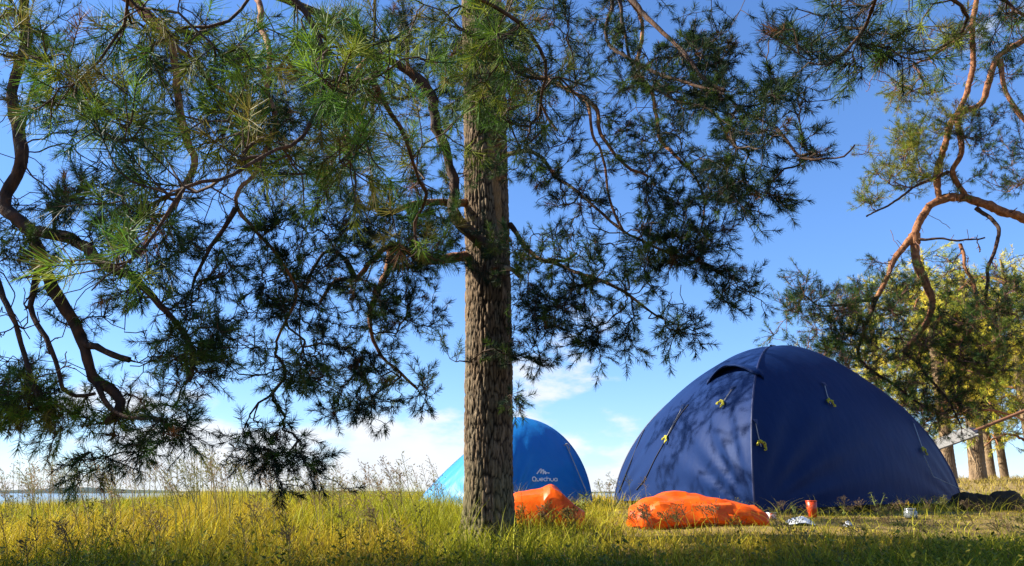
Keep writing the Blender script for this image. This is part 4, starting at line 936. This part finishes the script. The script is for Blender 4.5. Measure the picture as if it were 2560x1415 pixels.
# sloping board and pole
OY = 13.6
e0 = at(1990, 1242, OY); e1 = at(2434, 1078, OY); e2 = at(2434, 1070, OY); e3 = at(2720, 967, OY)
board = thing('leaning_board', (e0[0], OY, e0[2]), 'pale board on a brown wooden pole sloping up behind the navy tent', 'board')
dx = unit(e1 - e0); up = unit(np.cross(dx, [0, 1, 0])); up = up if up[2] > 0 else -up
upt = unit(up * .62 + np.array([0, .78, 0])); nrm = unit(np.cross(upt, dx)); nrm = nrm if nrm[1] < 0 else -nrm
def beam(p, q, h0, h1, d):
    V = []
    for P_, hh2 in ((p, h0), (q, h1)):
        for sy in (-1, 1):
            for sz in (-1, 1): V.append(P_ + nrm * sy * d / 2 + upt * sz * hh2 / 2)
    F = [[0, 1, 3, 2], [4, 6, 7, 5], [0, 4, 5, 1], [2, 3, 7, 6], [1, 5, 7, 3], [0, 2, 6, 4]]
    return np.array(V), F
V, F = beam(e0, e1, .18, .24, .03); obj('board', V, F, M_board, board, smooth=False)
V, F = beam(e1 - dx * .02, e1 + dx * .05, .17, .10, .05); obj('ferrule', V, F, M_rock, board, smooth=False)
Pp = catmull([e1, e1 * .5 + e3 * .5 + np.array([0, 0, .01]), e3], .2); V, F = tube(Pp, np.full(len(Pp), .027), 10); obj('pole', V, F, M_pole, board)

# ------------------------------------------------------------------ grass and weeds (stuff nobody could count)
def blocked(x, y):
    """inside a tent footprint"""
    bad = np.zeros(len(x), bool)
    for q in ([cL, cN, cR, cB], [sL, sN, sR, sB]):
        c_ = sum(q) / 4; ins = np.ones(len(x), bool)
        for i in range(4):
            a_, b_ = q[i], q[(i + 1) % 4]; s_ = (b_[0] - a_[0]) * (y - a_[1]) - (b_[1] - a_[1]) * (x - a_[0]); sc0 = (b_[0] - a_[0]) * (c_[1] - a_[1]) - (b_[1] - a_[1]) * (c_[0] - a_[0])
            ins &= (s_ * np.sign(sc0)) > .02 * abs(sc0) ** .5
        bad |= ins
    return bad
def scatter(n, y0, y1, pw=1.0, m=.10):
    y = y0 + (y1 - y0) * rng.random(n) ** pw
    x = (rng.random(n) * 2 - 1) * (.64 * 1.06 * y + .3)
    k = ~blocked(x, y); return x[k], y[k]
def blades(x, y, hgt, wid, lean, col, seg=3, flat=0.):
    n = len(x); z = zg(x, y) - .01; base = np.stack([x, y, z], -1)
    a = rng.random(n) * 6.283; d = np.stack([np.cos(a), np.sin(a), np.zeros(n)], -1)
    b_ = rng.random(n) * 6.283; side = np.stack([np.cos(b_), np.sin(b_), np.zeros(n)], -1)
    V = np.zeros((n, 2 * seg + 1, 3))
    for i in range(seg + 1):
        t_ = i / seg
        P = base + np.array([0, 0, 1.]) * (hgt * t_ * (1 - .35 * lean * t_))[:, None] + d * (hgt * lean * t_ ** 2)[:, None]
        wv = (wid * (1 - t_ ** 1.5))[:, None] * side * .5
        if i < seg: V[:, 2 * i] = P - wv; V[:, 2 * i + 1] = P + wv
        else: V[:, 2 * seg] = P
    o = np.arange(n)[:, None] * (2 * seg + 1); F = []
    for i in range(seg - 1):
        F.append(o + np.array([[2 * i, 2 * i + 1, 2 * i + 3]])); F.append(o + np.array([[2 * i, 2 * i + 3, 2 * i + 2]]))
    F.append(o + np.array([[2 * seg - 2, 2 * seg - 1, 2 * seg]]))
    return V.reshape(-1, 3), np.concatenate(F), np.repeat(col, 2 * seg + 1, 0)
def grass_col(x, y, green):
    """dry straw to green, in patches"""
    n = len(x)
    p_ = fbm(np.stack([x * .9, y * .9, x * 0 + 5], -1), 3)
    k = np.clip((p_ - .44) * 4 + .5 + green + rng.normal(0, .22, n), 0, 1)[:, None]
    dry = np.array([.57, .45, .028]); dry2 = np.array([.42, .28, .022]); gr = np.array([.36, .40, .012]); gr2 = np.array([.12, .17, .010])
    near = sstep(-y, -5.6, -4.4)[:, None]; k = np.clip(k + .38 * near - .20, 0, 1)  # foreground shade put into the blade colour: nearer grass greener and darker
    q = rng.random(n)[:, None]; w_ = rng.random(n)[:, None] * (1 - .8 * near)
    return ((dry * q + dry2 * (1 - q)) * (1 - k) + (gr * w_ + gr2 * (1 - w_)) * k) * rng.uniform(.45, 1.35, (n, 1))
def right_open(x, y):   # trodden camp ground in front of the tents
    return sstep(x - .06 * y, 0, .8) * sstep(y, 5.2, 6.4)
parts = []
x, y = scatter(95000, 2.6, 11.5, .9)
ro = right_open(x, y); keep = rng.random(len(x)) > ro * .25; x, y, ro = x[keep], y[keep], ro[keep]
lf = sstep(-x - .0 * y, -.3, 1.5)
hgt = (rng.uniform(.10, .24, len(x)) * (1 + .45 * lf * sstep(y, 5, 7.5))) * (1 - .80 * ro); hgt *= .8 + .5 * fbm(np.stack([x * 1.6, y * 1.6, x * 0], -1), 2)
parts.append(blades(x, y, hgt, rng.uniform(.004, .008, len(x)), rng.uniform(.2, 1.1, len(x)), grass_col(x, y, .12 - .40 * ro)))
x, y = scatter(30000, 9.5, 14.5); k = (x < 1.2) | (rng.random(len(x)) < .35); x, y = x[k], y[k]
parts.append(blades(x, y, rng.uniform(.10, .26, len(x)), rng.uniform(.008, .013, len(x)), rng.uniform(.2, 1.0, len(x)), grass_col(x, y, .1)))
x, y = scatter(5200, 4.6, 9.5); k = x < .2; x, y = x[k], y[k]
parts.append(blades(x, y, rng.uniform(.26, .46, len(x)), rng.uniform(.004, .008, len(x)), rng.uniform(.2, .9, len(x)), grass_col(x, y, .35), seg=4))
# thin wiry stems, dark and curved
x, y = scatter(9000, 3.2, 9.0, .9); k = (rng.random(len(x)) > .6 * right_open(x, y)); x, y = x[k], y[k]
hs_ = rng.uniform(.16, .34, len(x)) * (1 - .4 * right_open(x, y))
parts.append(blades(x, y, hs_, rng.uniform(.0025, .0045, len(x)), rng.uniform(.5, 1.6, len(x)), np.array([.055, .060, .010]) * rng.uniform(.5, 1.8, (len(x), 1)), seg=5))
x, y = scatter(9000, 3.2, 9.5); k = (rng.random(len(x)) > .75 * right_open(x, y)); x, y = x[k], y[k]
parts.append(blades(x, y, rng.uniform(.14, .34, len(x)), rng.uniform(.003, .006, len(x)), rng.uniform(.4, 1.7, len(x)), np.array([.52, .47, .03]) * rng.uniform(.6, 1.2, (len(x), 1)), seg=5))
# fallen straw lying flat
x, y = scatter(42000, 5.5, 11.0); k = rng.random(len(x)) < .35 + .65 * right_open(x, y); x, y = x[k], y[k]; hgt = rng.uniform(.05, .16, len(x))
parts.append(blades(x, y, hgt * .5, rng.uniform(.004, .007, len(x)), rng.uniform(2.0, 3.4, len(x)), np.array([.56, .40, .08]) * rng.uniform(.6, 1.15, (len(x), 1))))
x, y = scatter(16000, 14, 34); k = x > .40 * y; x, y = x[k], y[k]
parts.append(blades(x, y, rng.uniform(.08, .22, len(x)), rng.uniform(.015, .03, len(x)), rng.uniform(.4, 1.4, len(x)), np.array([.36, .27, .05]) * rng.uniform(.6, 1.1, (len(x), 1))))
mb = MB(); cols = []
for V, F, c_ in parts: mb.add(V, F); cols.append(c_)
V, F = mb.get()
tag(obj('meadow_grass', V, F, M_grass, smooth=False, col=np.concatenate(cols), kind='stuff'), 'yellow and green meadow grass covering the ground', 'grass')

# leafy undergrowth in the foreground
x, y = scatter(1500, 2.9, 5.2); n = len(x)
Vl = []; Cl = []
for i in range(n):
    hgt = rng.uniform(.10, .26); z0 = float(zg(x[i:i + 1], y[i:i + 1])[0]); a0 = rng.random() * 6.28; lean = rng.uniform(0, .5)
    m = rng.integers(9, 18); t_ = np.sort(rng.random(m)); P = np.stack([x[i] + math.cos(a0) * lean * hgt * t_ ** 2, y[i] + math.sin(a0) * lean * hgt * t_ ** 2, z0 + hgt * t_], -1)
    a = rng.random(m) * 6.28; d = np.stack([np.cos(a), np.sin(a), rng.uniform(-.1, .8, m)], -1); d = unit(d); l_ = rng.uniform(.018, .045, m)[:, None]
    s_ = unit(np.cross(d, [0, 0, 1.])) * l_ * rng.uniform(.18, .32)
    Vl.append(np.stack([P, P + d * l_ * .5 + s_, P + d * l_, P + d * l_ * .5 - s_], 1)); base = np.array([(.14, .17, .018), (.10, .14, .018), (.22, .20, .02)][rng.integers(3)]) * rng.uniform(.7, 1.2)
    Cl.append(np.repeat(np.tile(base, (m, 1)), 4, 0))
V = np.concatenate(Vl).reshape(-1, 3)
tag(obj('leafy_undergrowth', V, np.arange(len(V)).reshape(-1, 4), M_grass, smooth=False, col=np.concatenate(Cl), kind='stuff'), 'small-leaved green weeds among the foreground grass', 'weeds')

# tall grass with seed heads
def seed_stem(base, hgt, bend, az, col, head, scale=1.0):
    t_ = np.linspace(0, 1, 8); d = np.array([math.cos(az), math.sin(az), 0])
    P = base + np.array([0, 0, 1.]) * (hgt * t_ * (1 - .15 * bend * t_))[:, None] + d * (hgt * bend * t_ ** 2.2)[:, None]
    V, F = tube(P, np.linspace(.0022, .0012, 8) * scale, 3)
    tri = [V[F[:, [0, 1, 2]]].reshape(-1, 3), V[F[:, [0, 2, 3]]].reshape(-1, 3)]
    c_ = [np.tile(col, (len(F) * 6, 1))]
    m = head; tt = rng.uniform(.62, 1.0, m); Pc = np.stack([np.interp(tt, t_, P[:, k]) for k in range(3)], -1)
    a = rng.random(m) * 6.28; up_ = rng.uniform(.3, 1.2, m); dd = unit(np.stack([np.cos(a), np.sin(a), up_], -1) + d * .5)
    l_ = (.055 * (1.08 - tt) / .4 + .012)[:, None] * rng.uniform(.6, 1.2, (m, 1)) * scale
    s_ = unit(np.cross(dd, rng.normal(0, 1, (m, 3)))) * .0011 * scale; e = Pc + dd * l_
    tri.append(np.stack([Pc - s_, Pc + s_, e], 1).reshape(-1, 3))
    for kk in range(2):
        p2 = Pc + dd * l_ * rng.uniform(.5, 1.0, (m, 1)); d2 = unit(dd + rng.normal(0, .4, (m, 3))); s2 = unit(np.cross(d2, rng.normal(0, 1, (m, 3)))) * .0028 * scale; l2 = .012 * scale
        tri.append(np.stack([p2 - s2, p2 + s2, p2 + d2 * l2], 1).reshape(-1, 3))
    c_.append(np.tile(col * np.array([.98, .88, .9]), (m * 9, 1)))
    return np.concatenate(tri), np.concatenate(c_)
TV = []; TC = []
def tall(pxa, pxb, ya, yb, n, h0, h1, dark=.0):
    for _ in range(n):
        Y = rng.uniform(ya, yb); px = rng.uniform(pxa, pxb); q = at(px, HORIZON, Y)
        if blocked(np.array([q[0]]), np.array([Y]))[0]: continue
        q[2] = gz(q[0], Y) - .01
        col = (np.array([.24, .18, .09]) if rng.random() < .5 else np.array([.20, .21, .05])) * rng.uniform(.6, 1.1) * (1 - dark)
        v, c_ = seed_stem(q, rng.uniform(h0, h1), rng.uniform(.05, .45), rng.normal(2.9, .5), col, int(rng.integers(16, 32)), 1.35)
        TV.append(v); TC.append(c_)
tall(-60, 560, 5.5, 9.0, 95, .42, .66); tall(0, 300, 6.5, 8.0, 26, .58, .76); tall(430, 700, 5.5, 8.0, 55, .48, .72); tall(700, 1120, 5.5, 8.5, 75, .34, .60); tall(0, 1100, 4.4, 6.4, 50, .26, .40, .1)
tall(1580, 1800, 6.2, 6.8, 18, .14, .24, .4); tall(1290, 1460, 6.0, 6.7, 16, .14, .24, .3); tall(1480, 1620, 7.5, 9.5, 8, .2, .42); tall(1850, 2560, 5.2, 8.0, 50, .10, .22, .2)
V = np.concatenate(TV)
tag(obj('seed_head_grass', V, np.arange(len(V)).reshape(-1, 3), M_grass, smooth=False, col=np.concatenate(TC), kind='stuff'), 'tall thin grass stems with feathery seed heads', 'tall grass')

# weeds one can tell apart
M_stem = noisy('weed_stem', [(.3, (.10, .14, .03)), (.7, (.22, .24, .05))], 20, .8)
M_petal = plain('yellow_petals', (.80, .58, .02), .7)
M_weedleaf = noisy('weed_leaf', [(.3, (.10, .15, .03)), (.7, (.24, .26, .05))], 20, .7)
def weed(px, Y, hgt, label, yellow, nb, seed, leaf_len=.05):
    r2 = np.random.default_rng(seed); c = ground_at(px, Y); th = thing('wild_flower' if yellow else 'weed_plant', c, label, 'flower' if yellow else 'weed', 'weeds one can tell apart')
    ms = MB(); ml = MB(); heads = []
    for b_ in range(nb):
        a = r2.random() * 6.28; ln = r2.uniform(.1, .5); hh_ = hgt * r2.uniform(.65, 1.0); t_ = np.linspace(0, 1, 7)
        P = c + np.stack([math.cos(a) * ln * hh_ * t_ ** 1.6, math.sin(a) * ln * hh_ * t_ ** 1.6, hh_ * t_ - .01], -1)
        ms.add(*tube(P, np.linspace(.004, .002, 7), 4)); heads.append(P[-1])
        for q in range(7):
            f = r2.uniform(.1, .9); p_ = np.array([np.interp(f, t_, P[:, k]) for k in range(3)]); aa = r2.random() * 6.28
            d = unit(np.array([math.cos(aa), math.sin(aa), r2.uniform(0, .9)])); l_ = leaf_len * r2.uniform(.6, 1.3); s_ = unit(np.cross(d, [0, 0, 1.])) * l_ * .13
            ml.add(np.array([p_, p_ + d * l_ * .5 + s_, p_ + d * l_ - np.array([0, 0, l_ * .2]), p_ + d * l_ * .5 - s_]), [[0, 1, 2, 3]])
    V, F = ms.get(); obj('stem', V, F, M_stem, th); V, F = ml.get(); obj('leaves', V, F, M_weedleaf, th, smooth=False)
    for h0 in heads:
        mh = MB()
        for q in range(9):
            p_ = h0 + r2.normal(0, .012, 3)
            for w_ in range(5):
                aa = w_ * 1.257; d = np.array([math.cos(aa), math.sin(aa), .5]) * .008; s_ = np.array([-math.sin(aa), math.cos(aa), 0]) * .004
                mh.add(np.array([p_, p_ + d * .6 + s_, p_ + d, p_ + d * .6 - s_]), [[0, 1, 2, 3]])
        V, F = mh.get(); obj('flower_head', V, F, M_petal if yellow else M_stem, th, smooth=False, kind='stuff')
weed(250, 6.6, .34, 'yellow flower standing above the grass at far left near the low pine sprig', True, 3, 1)
weed(575, 6.6, .52, 'tall yellow flower left of the lowest hanging pine sprig', True, 3, 2)
weed(135, 6.0, .26, 'yellow flowers among the grass left of the low pine sprig, near the lake', True, 4, 3)
weed(1020, 8.0, .30, 'yellow flower at the left foot of the small blue tent', True, 2, 4)
weed(2258, 7.9, .17, 'yellow-topped weed growing behind the small clear jar', True, 2, 5)
weed(2190, 8.3, .26, 'tallest green weed against the navy tent between tumbler and jar', False, 4, 6)
weed(2105, 8.2, .15, 'short weed against the navy tent just right of the tumbler', False, 3, 7)
weed(1985, 8.0, .16, 'drooping weed between the red tin and the tumbler', False, 3, 8)
weed(2340, 8.2, .22, 'weed before the right end of the navy tent, nearest the brown bundle', False, 4, 9)
weed(1455, 7.6, .26, 'weed growing behind the peaked orange bag', False, 4, 10, .09)
weed(1610, 6.9, .22, 'dark weed in front of the left end of the long orange bag', False, 5, 12)
